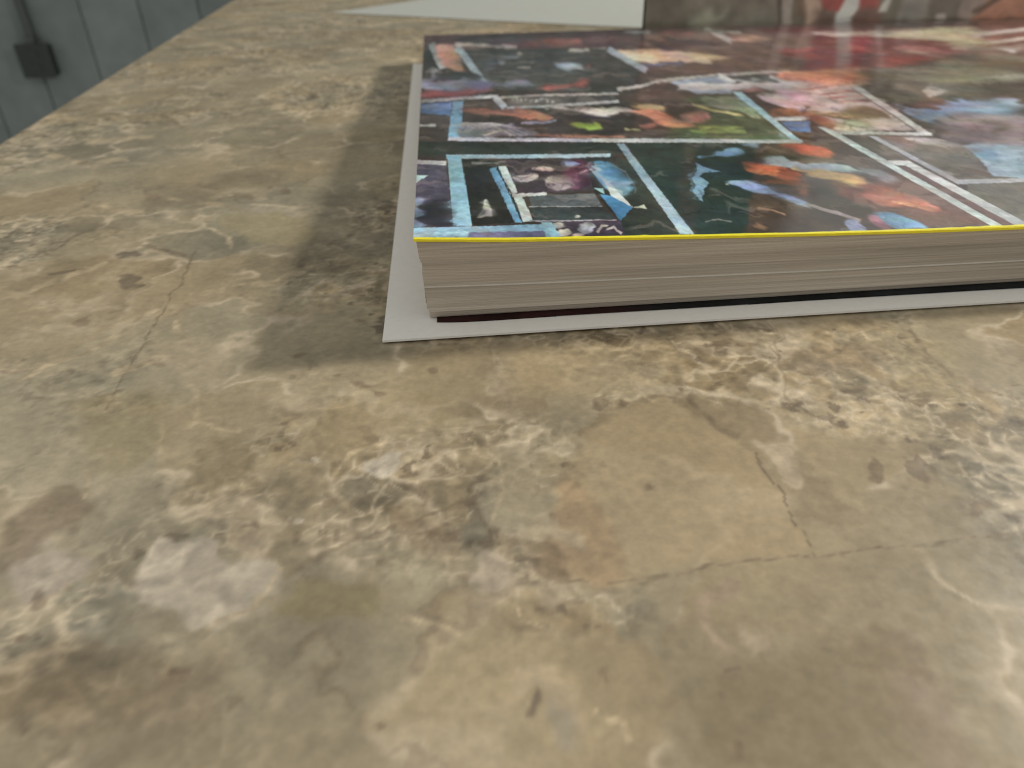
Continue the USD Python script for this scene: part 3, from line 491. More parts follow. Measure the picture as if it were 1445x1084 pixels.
(1,(182,104,84),0.29,0.25,1.0,[64.05,18.83,66.32,16.54,67.44,11.85,67.2,6.47,63.63,7.95,60.38,9.42,60.57,14.4]),
(1,(120,70,50),0.4,0.3,1.0,[59.17,19.28,61.93,16.94,60.03,10.66,57.68,12.12]),
(1,(60,58,42),0.29,0.3,1.0,[55.46,17.54,58.15,15.95,56.87,10.95,53.14,10.08]),
(0,(234,160,122),0.17,0.2,1.0,[62.77,10.06,64.38,8.24,66.35,6.15,67.03,7.11,65.05,9.23,63.43,11.08]),
(0,(150,135,135),0.23,0.1,1.0,[50.66,9.68,52.78,6.6,54.7,3.16,55.4,4.22,53.47,7.74,51.34,10.89]),
(1,(124,172,210),0.22,0.2,1.0,[58.12,6.26,60.17,6.53,61.21,4.21,61.72,0.89,58.85,0.24,57.44,2.42]),
(1,(166,112,130),0.18,0.18,1.0,[56.54,5.18,57.81,5.51,57.05,0.4,55.97,0.49]),
(1,(155,170,206),0.16,0.18,1.0,[53.24,4.12,54.44,3.64,53.74,0.19,51.77,0.37]),
(0,(80,76,68),0.23,0.25,1.0,[72.53,47.74,78.4,44.29,76.68,29.07,72.02,29.46]),
(0,(104,97,88),0.33,0.25,1.0,[78.9,44.22,90.94,36.03,83.5,19.15,77.78,18.47,77.86,31.48]),
(1,(140,110,104),0.35,0.18,1.0,[79.89,43.56,82.81,41.6,82.81,37.18,79.36,34.85]),
(1,(76,62,50),0.31,0.25,1.0,[79.03,24.68,82.29,23.85,83.8,20.07,78.21,18.77]),
(1,(202,192,186),0.3,0.25,1.0,[82.72,41.92,88.16,41.14,89.87,36.38,85.72,36.01]),
(0,(152,182,202),0.2,0.15,1.0,[90.06,35.68,95.47,38.8,96.97,35.66,99.74,33.39,88.04,17.83,83.75,19.34,88.41,30.03]),
(1,(110,160,195),0.44,0.18,1.0,[90.26,34.25,93.21,32.92,87.4,24.35,88.55,29.15]),
(1,(170,172,185),0.35,0.18,1.0,[92.73,38.69,98.05,40.95,102.0,36.4,99.74,33.39,96.92,35.96]),
(0,(104,76,74),0.12,0.2,1.0,[72.03,26.5,74.29,26.28,73.42,0.21,71.32,0.4]),
(0,(102,98,86),0.19,0.25,1.0,[77.53,16.39,86.92,16.34,74.68,0.08,74.68,0.85,75.26,13.01]),
(0,(46,40,40),0.1,0.15,1.0,[76.44,27.86,76.51,16.87,77.65,16.17,75.38,12.86,75.49,18.41]),
(0,(178,182,194),0.1,0.12,1.0,[78.05,44.66,79.17,43.14,77.91,18.66,88.14,17.96,86.82,16.22,76.5,16.53]),
(0,(202,208,210),0.09,0.12,1.0,[72.25,29.44,76.36,28.95,75.22,0.79,74.43,-0.25,73.17,-0.12,74.4,26.26,72.04,27.15]),
(0,(198,214,214),0.09,0.12,1.0,[72.29,51.55,74.09,51.36,71.6,0.37,70.13,0.35]),
(0,(206,186,180),0.29,0.2,1.0,[78.66,92.09,97.26,88.03,89.13,46.69,74.21,47.78,78.9,87.6]),
(1,(150,122,86),0.27,0.3,1.0,[76.15,66.42,80.63,62.37,88.98,67.2,90.12,60.0,86.37,56.77,79.35,56.84]),
(1,(150,98,72),0.33,0.3,1.0,[74.99,66.6,77.8,62.15,76.87,54.79,74.85,48.23,73.38,52.93]),
(1,(205,188,158),0.39,0.2,1.0,[79.23,56.61,84.25,53.45,80.56,48.27,75.65,48.99]),
(0,(168,112,108),0.31,0.3,1.0,[84.03,83.6,90.94,85.85,91.91,87.95,84.91,85.64]),
(0,(168,112,108),0.3,0.3,1.0,[85.13,78.04,91.0,79.81,94.58,80.86,95.58,82.85,91.95,81.77,86.0,79.97]),
(0,(168,112,108),0.3,0.3,1.0,[86.06,75.24,93.46,75.59,94.45,77.47,86.96,77.11]),
(0,(168,112,108),0.29,0.3,1.0,[86.51,70.96,92.71,71.16,93.66,72.95,87.4,72.75]),
(0,(198,193,190),0.12,0.12,1.0,[97.45,89.44,99.41,89.11,89.55,43.52,87.89,45.79]),
(0,(110,98,95),0.11,0.1,1.0,[96.07,86.23,91.53,62.91,87.93,45.96,88.45,46.61,92.13,63.72,96.77,87.29]),
(0,(208,208,203),0.12,0.12,1.0,[73.02,45.98,88.97,42.88,90.19,44.81,74.05,48.02]),
(0,(112,104,94),0.76,0.35,1.0,[117.7,109.26,154.33,106.08,123.0,64.38,100.94,68.18,95.84,70.44]),
(1,(140,162,196),0.34,0.2,1.0,[96.14,70.39,98.28,62.72,108.49,68.44,122.63,69.14,122.53,63.75,115.07,53.81,102.82,56.41,96.74,51.59,93.84,54.42]),
(1,(150,130,140),0.62,0.3,1.0,[96.88,51.81,105.94,56.57,115.07,53.81,102.46,37.02,94.71,36.17,89.24,39.88]),
(1,(110,92,86),0.49,0.3,1.0,[103.34,48.53,107.44,50.24,96.62,35.9,95.56,37.02]),
(1,(122,90,82),0.28,0.25,1.0,[100.65,68.22,107.05,72.86,109.78,71.97,106.39,64.21,101.92,61.62,98.28,62.72]),
(1,(52,46,40),0.64,0.25,1.0,[111.8,102.87,117.6,105.97,96.44,70.35,99.61,80.77]),
(0,(196,190,180),0.22,0.12,1.0,[109.24,78.86,116.4,86.8,112.44,76.65,107.2,72.84]),
(1,(180,170,138),0.31,0.25,1.0,[116.25,88.28,125.58,92.08,126.99,87.1,119.19,84.47]),
(1,(84,82,72),0.45,0.35,1.0,[114.55,83.26,123.06,85.51,137.34,83.48,127.9,70.91,112.1,70.48,111.71,75.5]),
(1,(122,112,94),0.71,0.4,1.0,[147.04,130.2,173.52,131.57,139.79,86.74,127.36,93.67]),
(1,(178,168,150),0.49,0.3,1.0,[134.0,92.49,147.02,96.37,141.68,89.27,134.27,87.66]),
(1,(132,54,56),0.48,0.3,1.0,[144.55,159.55,158.27,151.49,151.43,129.48,136.74,117.38,127.82,112.91,118.34,112.55]),
(1,(170,104,100),0.49,0.25,1.0,[140.79,140.56,148.69,132.78,144.71,121.92,136.6,123.26]),
(1,(205,150,140),0.29,0.18,1.0,[139.05,130.12,142.06,128.24,138.07,125.65]),
(1,(122,58,62),0.48,0.3,1.0,[131.64,160.18,143.19,159.77,115.57,109.7,105.94,109.36]),
(1,(172,86,88),0.4,0.18,1.0,[129.56,150.51,131.56,139.95,126.32,132.4,123.59,137.23]),
(1,(70,45,55),0.55,0.18,1.0,[118.14,130.07,124.99,129.94,117.33,115.1,112.21,113.82]),
(1,(208,190,156),0.35,0.12,1.0,[150.88,174.62,174.41,181.29,190.38,184.07,186.56,170.23,166.27,141.98,151.37,130.05,157.65,148.25,146.09,161.44]),
(0,(220,210,202),0.23,0.1,1.0,[171.02,154.47,184.32,160.68,200.82,167.7,207.33,176.55,190.35,169.38,176.38,162.64]),
(0,(144,96,90),0.22,0.1,1.0,[172.17,149.08,193.76,158.37,197.51,163.47,175.31,153.72]),
(0,(216,208,198),0.21,0.1,1.0,[166.56,141.0,175.35,143.41,186.68,148.93,191.74,155.86,179.99,149.98,170.92,147.4]),
(1,(205,195,185),0.39,0.18,1.0,[166.65,132.72,179.68,139.76,167.79,123.97,164.16,123.21]),
(0,(194,178,164),0.58,0.3,1.0,[123.71,170.53,133.95,164.77,146.84,162.76,153.07,173.89,139.65,175.95,128.86,181.66]),
(1,(112,76,82),0.58,0.35,1.0,[121.19,164.95,130.02,161.83,104.0,108.61,95.18,108.03]),
(1,(60,66,76),0.54,0.18,1.0,[104.78,126.27,105.72,118.63,100.41,109.26,96.61,107.77]),
(1,(198,142,112),0.34,0.2,1.0,[87.42,105.18,97.32,107.64,104.71,108.48,111.98,111.12,109.4,101.26,100.61,88.36,84.46,92.38]),
(1,(142,90,70),0.33,0.25,1.0,[103.58,96.27,100.36,91.72,97.57,90.14,96.71,92.34,98.3,97.19,101.57,102.01,104.57,103.79,105.39,101.33]),
(0,(110,86,80),0.79,0.3,1.0,[75.21,189.15,136.14,191.58,97.51,108.8,64.02,107.03,56.95,115.66]),
(1,(80,60,66),0.65,0.18,1.0,[71.56,165.82,85.74,169.66,93.68,157.67,81.54,149.23,71.28,152.86]),
(0,(190,186,180),0.35,0.1,1.0,[96.79,189.98,94.42,157.45,98.6,166.84,101.59,201.89]),
(1,(206,172,146),0.44,0.2,1.0,[97.29,164.28,108.08,172.56,110.14,162.47,99.21,159.78]),
(0,(178,178,168),0.47,0.1,1.0,[97.92,183.73,105.11,177.38,107.89,184.54,100.56,191.22]),
(0,(188,184,178),0.49,0.1,1.0,[67.35,186.6,76.07,184.57,78.29,192.91,69.33,195.1]),
(1,(150,95,92),0.47,0.18,1.0,[79.09,186.22,90.61,186.66,88.32,179.37,78.23,179.45]),
(1,(150,72,74),0.49,0.25,1.0,[102.88,140.39,108.8,142.67,112.65,141.25,105.64,126.23,100.11,129.91]),
(1,(72,62,70),0.55,0.18,1.0,[98.08,127.18,102.96,120.48,95.62,108.06,95.04,113.72]),
(1,(128,58,66),0.59,0.3,1.0,[114.91,189.81,135.19,189.56,129.81,178.04,116.15,177.44]),
(0,(70,66,62),0.36,0.25,1.0,[49.9,156.98,54.52,152.96,55.54,113.2,45.97,92.16,36.36,86.63]),
(1,(112,112,138),0.3,0.18,1.0,[56.88,124.57,71.37,128.2,68.55,121.76,60.89,120.11]),
(1,(230,196,166),0.28,0.12,1.0,[56.47,149.55,67.93,148.92,78.85,140.99,83.21,135.94,82.63,128.13,71.2,123.76,69.0,128.59,58.23,128.32]),
(0,(172,184,194),0.2,0.1,1.0,[53.36,148.49,55.29,110.74,57.98,118.11,56.44,158.72]),
(0,(184,178,172),0.25,0.3,1.0,[43.2,88.76,49.22,92.49,56.09,98.58,72.24,103.61,91.46,106.46,93.36,110.88,73.71,107.94,57.14,102.69,50.03,96.32,43.93,92.5]),
(0,(90,72,68),0.23,0.2,1.0,[46.83,87.36,55.76,96.33,56.85,79.57,45.69,78.91]),
(0,(146,156,178),0.24,0.2,1.0,[57.81,98.51,72.05,105.27,71.9,93.26,67.45,83.08,59.92,84.02]),
(0,(74,78,80),0.25,0.25,1.0,[73.73,103.19,84.58,103.72,84.3,93.98,72.93,94.59]),
(1,(150,158,160),0.25,0.18,1.0,[74.07,97.64,78.85,98.74,80.82,95.52,74.42,94.75]),
(1,(210,142,118),0.33,0.2,1.0,[87.27,103.86,96.58,106.81,89.33,91.27,85.57,93.21]),
(0,(200,205,208),0.17,0.1,1.0,[70.9,101.9,71.35,91.98,73.87,97.37,73.53,107.85]),
(0,(184,178,172),0.17,0.1,1.0,[83.42,100.85,83.87,90.89,85.68,94.35,85.31,104.67]),
(0,(196,186,190),0.49,0.15,1.0,[57.07,88.95,68.06,87.03,87.03,86.33,90.59,94.02,70.89,94.86,59.49,96.96]),
(0,(76,84,60),0.27,0.35,1.0,[56.63,79.92,67.44,82.59,63.9,43.13,42.1,46.23,49.44,63.59]),
(0,(60,50,46),0.42,0.3,1.0,[49.63,76.91,56.84,74.54,49.82,57.3,47.01,61.31]),
(1,(136,146,116),0.43,0.3,1.0,[59.2,78.82,67.33,80.51,66.57,66.99,64.13,59.41,62.26,66.12,59.82,67.76]),
(1,(146,166,84),0.26,0.3,1.0,[50.37,54.64,54.63,55.58,59.02,53.71,56.72,51.33,51.67,52.66]),
(0,(126,146,80),0.32,0.3,1.0,[47.63,49.53,57.42,48.83,58.4,51.38,48.45,52.1]),
(1,(88,110,68),0.25,0.25,1.0,[46.46,48.36,62.3,47.46,63.1,43.72,46.17,45.77]),
(1,(200,180,122),0.2,0.15,1.0,[55.71,74.97,58.02,69.64,61.83,63.76,60.75,62.07,58.22,64.97,55.91,70.73]),
(1,(196,170,120),0.29,0.18,1.0,[42.49,73.6,46.51,74.74,48.89,70.42,45.63,69.11]),
(1,(218,144,114),0.22,0.15,1.0,[40.64,69.76,46.77,68.85,48.4,60.15,50.21,56.3,46.19,52.79,43.68,57.63,41.81,63.63]),
(1,(218,208,202),0.23,0.12,1.0,[33.22,70.31,40.03,72.35,42.02,68.96,38.18,65.59,32.49,66.54]),
(1,(176,114,108),0.28,0.25,1.0,[50.11,62.87,55.94,67.11,55.15,61.66,50.65,59.03]),
(1,(170,115,98),0.26,0.18,1.0,[40.11,56.91,42.93,56.96,41.81,53.88,40.01,54.34]),
(0,(150,150,110),0.26,0.1,1.0,[36.19,52.21,39.04,51.69,39.51,53.46,36.63,53.99]),
(1,(152,92,92),0.32,0.18,1.0,[71.19,86.29,75.08,89.21,76.89,87.68,71.77,82.54]),
(0,(76,60,55),0.29,0.25,1.0,[70.57,84.68,85.18,82.4,74.49,59.51,67.19,59.7]),
(1,(216,186,194),0.45,0.15,1.0,[73.81,82.62,80.82,84.8,85.91,83.95,77.34,65.62,73.88,68.93,72.34,73.44]),
(1,(150,98,72),0.35,0.3,1.0,[68.77,66.74,74.88,67.66,75.04,60.69,67.75,59.64]),
(0,(88,70,50),0.26,0.3,1.0,[68.03,59.61,74.21,58.92,64.71,38.63,64.73,42.04]),
(0,(92,130,182),0.17,0.12,1.0,[67.09,56.38,73.07,56.46,69.17,48.15,66.17,49.11]),
(0,(200,210,208),0.14,0.1,1.0,[66.86,57.87,73.67,57.75,74.76,60.1,67.86,60.26]),
(0,(202,210,210),0.12,0.12,1.0,[28.73,44.41,46.8,42.87,64.33,40.89,65.47,43.37,47.64,45.41,29.25,47.03]),
(0,(168,204,214),0.12,0.12,1.0,[68.56,86.11,70.44,85.03,64.8,41.34,63.65,43.46]),
(0,(205,215,212),0.14,0.1,1.0,[66.46,57.49,72.4,57.09,73.37,59.21,67.36,59.62]),
]

BOOK_W, BOOK_L, TH = 0.2585, 0.1985, 0.0004
book = thing("comic_book", "thick paperback comic with glossy collage cover and yellow edge, on the table", "book", BOOK, 5.0)
def cover_z(a, b):
    """height (m) of the cover over the table; the fore-edge corner stands up, the spine side is lower"""
    a, b = a * 1e3, b * 1e3
    f = np.interp(a, [-1, 0, 10, 23, 35, 46, 60, 74, 110, 270], [11.15, 11.1, 10.5, 9.98, 9.55, 9.18, 8.8, 8.55, 8.3, 8.2])
    g = np.interp(a, [-1, 130, 200, 270], [8.75, 8.6, 7.8, 7.5])
    return 1e-3 * (f + (g - f) * np.clip(b / 198.0, 0, 1))
ga = graded(-0.0007, BOOK_W, -0.0006, 0.080, 0.00014, 1.006)
gb = graded(0.0, BOOK_L, 0.0, 0.012, 0.00016, 1.0075)
aa, bb = [g.ravel() for g in np.meshgrid(ga, gb)]
A_, B_ = aa * 1e3, bb * 1e3
def csquash(b): return float(np.clip(32.0 / (80.0 + b), 0.08, 0.5))
P3 = np.stack([A_ / 3.0, B_ / 9.0, np.zeros_like(A_)], 1)
big = fbm(P3 * 0.25, 4, 31)
col = np.array([70.0, 60, 56, 0])[None] * (0.7 + 0.6 * big)[:, None]
sx_, sy_ = A_ / 2.4, B_ / 6.5
wa = fbm(np.stack([sx_, sy_, 0 * A_ + 2], 1), 5, 42) - 0.5
wb = fbm(np.stack([sx_, sy_, 0 * A_ + 7], 1), 5, 43) - 0.5
far = np.clip(B_ / 60.0, 0, 1.6)
Aw, Bw = A_ + (0.22 + 0.6 * far) * wa, B_ + (0.5 + 4.2 * far) * wb
for a_ in ART:                                                       # framed edges stay straight, painted shapes are loose
    if a_[0]:
        col = paint(col, Aw, Bw, [(1, (*a_[1], 255.0), 2.0 * a_[2], a_[3] * 1.3, a_[4], a_[5])], csquash, 41, 0.4)
    else:
        col = paint(col, A_ + 0.16 * wa, B_ + 0.4 * wb, [(0, (*a_[1], 0.0), 1.3 * a_[2], a_[3], a_[4], a_[5])], csquash, 41, 0.25)
# loosen the painted shapes: a brushed, partly wet-in-wet look; frames keep their edges
G = col.reshape(len(gb), len(ga), 4)
loose = np.clip(gaussian_filter(G[..., 3] / 255.0, (5, 5)) * 1.4, 0, 1)
iy, ix = np.mgrid[0:len(gb), 0:len(ga)].astype(float)
near = np.clip(0.35 + B_.reshape(len(gb), len(ga)) / 45.0, 0, 1)
dx = 16 * (fbm(np.stack([ix / 26, iy / 9, 0 * ix], -1), 3, 46) - 0.5) + 22 * (fbm(np.stack([ix / 90, iy / 14, 0 * ix], -1), 2, 48) - 0.5)
dy = 7 * (fbm(np.stack([ix / 26, iy / 11, 0 * ix + 5], -1), 3, 47) - 0.5)
soft_mix = np.clip((fbm(np.stack([ix / 60, iy / 22, 0 * ix], -1), 3, 49) - 0.40) * 5, 0, 1)
hue = [11 * (fbm(np.stack([ix / 34, iy / 12, 0 * ix + k], -1), 3, 55 + k) - 0.5) for k in range(3)]
for k in range(3):
    c0 = G[..., k]
    c1 = map_coordinates(c0, [iy + dy * near, ix + dx * near], order=1, mode="nearest")
    c1 = c1 * (1 - soft_mix * near) + soft_mix * near * gaussian_filter(c1, (1.6, 6))
    c0 = c0 * (1 - loose) + loose * c1
    G[..., k] = c0 * (1 + hue[k] * (0.35 + 0.65 * loose) / 60.0) + hue[k] * 0.35
col = np.clip(G[..., :3].reshape(-1, 3), 0, 255)
brush = fbm(np.stack([(A_ + 1.5 * wa) / 4.5, (B_ + 4 * wb) / 2.6, 0 * A_], 1), 4, 33) - 0.5
fine = fbm(np.stack([A_ / 0.5, B_ / 1.0, 0 * A_], 1), 2, 34) - 0.5
glaze = np.clip((fbm(np.stack([A_ / 16, B_ / 30, 0 * A_ + 3], 1), 4, 39) - 0.5) * 4, -1, 1)
col = col * (1 + 0.42 * brush + 0.16 * fine)[:, None] + 2 + 6 * glaze[:, None]
ink = np.abs(fbm(np.stack([(A_ + 2 * wa) / 5, (B_ + 6 * wb) / 7, 0 * A_ + 21], 1), 4, 44) - 0.5)
ink = np.clip(1 - ink / 0.02, 0, 1) * np.clip((fbm(np.stack([A_ / 9, B_ / 20, 0 * A_ + 4], 1), 3, 45) - 0.45) * 6, 0, 1) * 0.28
col = col * (1 - ink[:, None])
stroke = np.clip((fbm(np.stack([(A_ + 3 * wa) / 7, (B_ + 9 * wb) / 3.0, 0 * A_ + 11], 1), 4, 40) - 0.60) * 8, 0, 1) * 0.30
col = col * (1 - stroke[:, None]) + np.array([176.0, 160, 150])[None] * stroke[:, None]
col = col + 16 * (fbm(np.stack([A_ / 4, B_ / 9, 0 * A_ + 5], 1), 3, 35) - 0.5)[:, None] * np.array([1.0, 0.2, -0.6])[None]
rimw = 0.40 + 0.22 * noise(np.stack([A_ / 1.2, 0 * A_, 0 * A_], 1), 36) * np.clip(noise(np.stack([A_ / 5, 0 * A_, 0 * A_ + 9], 1), 37) * 3 - 0.8, 0, 1)
rub = np.clip((rimw - B_) / 0.12, 0, 1)[:, None]
col = col * (1 - rub) + np.array([255.0, 243, 62])[None] * rub
grey = col @ np.array([0.3, 0.55, 0.15])
col = np.where(rub > 0.5, col, grey[:, None] + 0.86 * (col - grey[:, None]))
col = np.clip(col, 0, 250)
cz = cover_z(aa, bb) + 0.00006 * (fbm(np.stack([A_ / 40, B_ / 40, 0 * A_], 1), 2, 38) - 0.5)
top = np.stack([aa, bb, cz], 1)
nx, ny = len(ga), len(gb)
loop = np.concatenate([np.arange(nx), np.arange(1, ny) * nx + nx - 1, (ny - 1) * nx + np.arange(nx - 2, -1, -1), np.arange(ny - 2, 0, -1) * nx])
low = top[loop] - [0, 0, TH]
n0, m = len(top), len(loop)
i = np.arange(m); j = (i + 1) % m
skirt = np.vstack([np.stack([loop[i], n0 + i, n0 + j], 1), np.stack([loop[i], n0 + j, loop[j]], 1)])
M_cover = printed("glossy_print", 0.15, 0.5, 2600.0, 0.10, 0.05, 160.0, rough_var=0.05)
part(book, "front_cover", (np.vstack([top, low]), np.vstack([grid_faces(nx, ny), skirt])), M_cover, smooth=35 if False else False, color=1.0 * lin(np.vstack([col, col[loop]])), label="glossy front cover printed with a collage of framed scenes")

def strip(as_, y0, y1, zlo, zhi):
    """a bar along the book's front edge, from y0 to y1, between two height curves"""
    n = len(as_)
    v = np.vstack([np.stack([as_, np.full(n, y), z], 1) for y, z in ((y0, zlo), (y0, zhi), (y1, zhi), (y1, zlo))])
    f = []
    for k in range(4):
        a, b = k * n, ((k + 1) % 4) * n
        q = np.arange(n - 1)
        f += [np.stack([a + q, a + q + 1, b + q + 1], 1), np.stack([a + q, b + q + 1, b + q], 1)]
    f += [np.array([[0, n, 2 * n], [0, 2 * n, 3 * n]]), np.array([[n - 1, 3 * n - 1, 2 * n - 1], [n - 1, 4 * n - 1, 3 * n - 1]])]
    return np.vstack(v), np.vstack(f)
sa_ = np.linspace(-0.0006, BOOK_W, 700)
zc = cover_z(sa_, 0 * sa_)
wob = 0.00003 * (noise(np.stack([sa_ * 1500, 0 * sa_, 0 * sa_], 1), 51) - 0.5) + 0.00003 * (noise(np.stack([sa_ * 260, 0 * sa_, 0 * sa_], 1), 52) - 0.5)
part(book, "cover_edge", strip(sa_, -0.00016, -0.000005, zc - 0.00034 + wob, zc - 0.00003 + wob), simple("yellow_edge", (0.95, 0.80, 0.035), 0.5, 0.4, 0.06, 900.0), label="bright yellow fore edge of the front cover")

# the pages: a lofted block whose front shows the layers
NL, NA = 170, 260
fr = np.linspace(0, 1, NL)
pa = np.concatenate([np.linspace(0.0, 0.09, 180), np.linspace(0.092, BOOK_W - 0.002, NA - 180)])
rng = np.random.default_rng(7)
jag = rng.normal(0, 0.00002, NL) + np.convolve(rng.normal(0, 0.00005, NL + 8), np.ones(9) / 9, "valid")
rows = []
ZB = 0.00062
for k, t in enumerate(fr):
    zt_f = cover_z(pa, 0 * pa) - TH - 0.00002; zt_b = cover_z(pa, 0 * pa + 0.19) - TH - 0.00002
    h = t * (zt_f[0] - ZB)                                         # mm above the bottom at the corner
    rec = 0.00003 + jag[k] + 0.00005 * (noise(np.stack([pa * 90, 0 * pa + k * 0.35, 0 * pa], 1), 61) - 0.5)
    if h < 0.00105: rec = rec + 0.00035 + 0.0003 * (1 - h / 0.00105)
    lean = 0.0008 * (1 - t) + 0.00025 * np.exp(-((t - 0.7) / 0.06) ** 2)
    shift = np.where(pa < 0.02, lean * (1 - pa / 0.02), 0)
    front = np.stack([pa + shift - 0.0004, rec + 0 * pa, ZB + t * (zt_f - ZB)], 1)
    back = np.stack([pa + shift - 0.0004, np.full(len(pa), 0.1965), ZB + t * (zt_b - ZB)], 1)
    rows.append(np.vstack([front, back[::-1]]))
V = np.vstack(rows); n = rows[0].shape[0]
q = np.arange(n); q1 = (q + 1) % n
Fc = []
for k in range(NL - 1):
    a, b = k * n, (k + 1) * n
    Fc += [np.stack([a + q, a + q1, b + q1], 1), np.stack([a + q, b + q1, b + q], 1)]
half = n // 2; q = np.arange(half - 1)
for base, flip in ((0, True), ((NL - 1) * n, False)):
    t1_ = np.stack([base + q, base + q + 1, base + n - 2 - q], 1); t2_ = np.stack([base + q, base + n - 2 - q, base + n - 1 - q], 1)
    Fc += [t1_[:, ::-1], t2_[:, ::-1]] if flip else [t1_, t2_]
M_pages = usdkit.material(stage, "/World/Looks/page_edges", {
    "g": ("geometry", {}), "m": ("mapping", {"scale": (26.0, 26.0, 3600.0)}), "n": ("noise_texture", {"scale": 1.0, "detail": 4.0, "roughness": 0.6}),
    "m2": ("mapping", {"scale": (18.0, 18.0, 480.0)}), "n2": ("noise_texture", {"scale": 1.0, "detail": 2.0}),
    "r": ("rgb_ramp", {"ramp": [(0.3, (0.43, 0.375, 0.30)), (0.5, (0.52, 0.455, 0.375)), (0.72, (0.60, 0.53, 0.44))]}),
    "r2": ("map_range", {"from_min": 0.3, "from_max": 0.7, "to_min": 0.78, "to_max": 1.1}), "x": ("vector_math", {"math_type": "scale"}),
    "p": ("principled_bsdf", {"roughness": 0.85, "specular_ior_level": 0.15})},
    [("g.position", "m.vector"), ("m.vector", "n.vector"), ("n.fac", "r.fac"), ("g.position", "m2.vector"), ("m2.vector", "n2.vector"), ("n2.fac", "r2.value"),
     ("r.color", "x.vector1"), ("r2.result", "x.scale"), ("x.vector", "p.base_color")], surface="p.BSDF")
block = part(book, "page_block", (V, np.vstack(Fc)), M_pages)
def page(t, thick, out, mat):
    zt_f = cover_z(sa_, 0 * sa_) - TH
    z = ZB + t * (zt_f - ZB) + 0.00004 * (noise(np.stack([sa_ * 120, 0 * sa_ + t * 50, 0 * sa_], 1), 71) - 0.5)
    part(book, "page", strip(np.clip(sa_ + 0.0008 * (1 - t), 0, 1), 0.00022 - out, 0.004, z - thick / 2, z + thick / 2), mat, label="paler page standing out of the page edges" if t == 0.44 else None)
M_pale = simple("pale_page", (0.66, 0.63, 0.56), 0.8, 0.2, 0.1, 500.0)
page(0.44, 0.00016, 0.00032, M_pale)
page(0.90, 0.00006, 0.00016, simple("page_tan", (0.52, 0.46, 0.38), 0.85))
tan = UsdShade.Material.Get(stage, "/World/Looks/page_tan")
for t, thick, out in ((0.34, 5, 13), (0.62, 5, 12), (0.145, 6, 17), (0.22, 4, 10), (0.285, 5, 15), (0.40, 4, 11), (0.53, 5, 16), (0.585, 4, 9), (0.70, 5, 13), (0.765, 4, 15), (0.835, 5, 12), (0.95, 4, 12)):
    page(t, thick * 1e-5, out * 1e-5, M_pale if t in (0.145, 0.53, 0.765) else tan)

# the last leaf, printed dark, lying on the back cover just ahead of the pages
la, lb = np.linspace(0.0012, BOOK_W - 0.004, 300), np.concatenate([np.linspace(-0.0010, 0.0, 14), np.linspace(0.01, 0.19, 10)])
lA, lB = [g.ravel() for g in np.meshgrid(la, lb)]
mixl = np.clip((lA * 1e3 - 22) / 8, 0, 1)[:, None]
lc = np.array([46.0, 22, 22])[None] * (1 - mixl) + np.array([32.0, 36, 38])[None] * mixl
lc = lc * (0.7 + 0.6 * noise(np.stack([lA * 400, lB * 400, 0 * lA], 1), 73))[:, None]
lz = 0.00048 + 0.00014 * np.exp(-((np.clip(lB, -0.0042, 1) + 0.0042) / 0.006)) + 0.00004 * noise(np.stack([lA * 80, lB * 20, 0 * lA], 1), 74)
lB = np.where(lB < 0, lB - 0.0003 * (noise(np.stack([lA * 60, 0 * lA, 0 * lA], 1), 75) - 0.5) + 0.0006 * np.exp(-(lA - 0.0012) / 0.003), lB)
fl = grid_faces(300, 24); nl = len(lA)
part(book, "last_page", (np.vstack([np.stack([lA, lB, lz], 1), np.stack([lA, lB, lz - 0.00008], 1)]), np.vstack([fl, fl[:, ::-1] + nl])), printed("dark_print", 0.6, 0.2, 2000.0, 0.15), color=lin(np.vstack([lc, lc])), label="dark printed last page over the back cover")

# the back cover, white inside, slid out to the left and towards the front
M_white = simple("white_card", (0.88, 0.865, 0.82), 0.6, 0.3, 0.03, 1200.0, 0.15)
ba, bbk = np.linspace(-0.0052, BOOK_W - 0.004, 120), np.linspace(-0.0042, 0.1945, 90)
gA, gB = [g.ravel() for g in np.meshgrid(ba, bbk)]
bz = 0.00010 + 0.00014 * np.exp(-((gB + 0.0042) / 0.006)) + 0.00004 * np.sin(gA * 60)
n0 = len(gA)
gt, gl = np.stack([gA, gB, bz + 0.00028], 1), np.stack([gA, gB, bz], 1)
fc = grid_faces(len(ba), len(bbk))
loop = np.concatenate([np.arange(120), np.arange(1, 90) * 120 + 119, 89 * 120 + np.arange(118, -1, -1), np.arange(88, 0, -1) * 120])
i = loop; j = np.roll(loop, -1)
sk = np.vstack([np.stack([i, n0 + i, n0 + j], 1), np.stack([i, n0 + j, j], 1)])
part(book, "back_cover", (np.vstack([gt, gl]), np.vstack([fc, fc[:, ::-1] + n0, sk])), M_white, smooth=30, label="white inside of the back cover showing beyond the pages")
sp_a = np.linspace(-0.0006, BOOK_W, 60)
part(book, "spine", strip(sp_a, BOOK_L + 0.00002, BOOK_L + 0.00035, 0 * sp_a + 0.0001, cover_z(sp_a, 0 * sp_a + 0.198) - 0.0004), simple("spine_dark", (0.05, 0.04, 0.04), 0.3, 0.5))

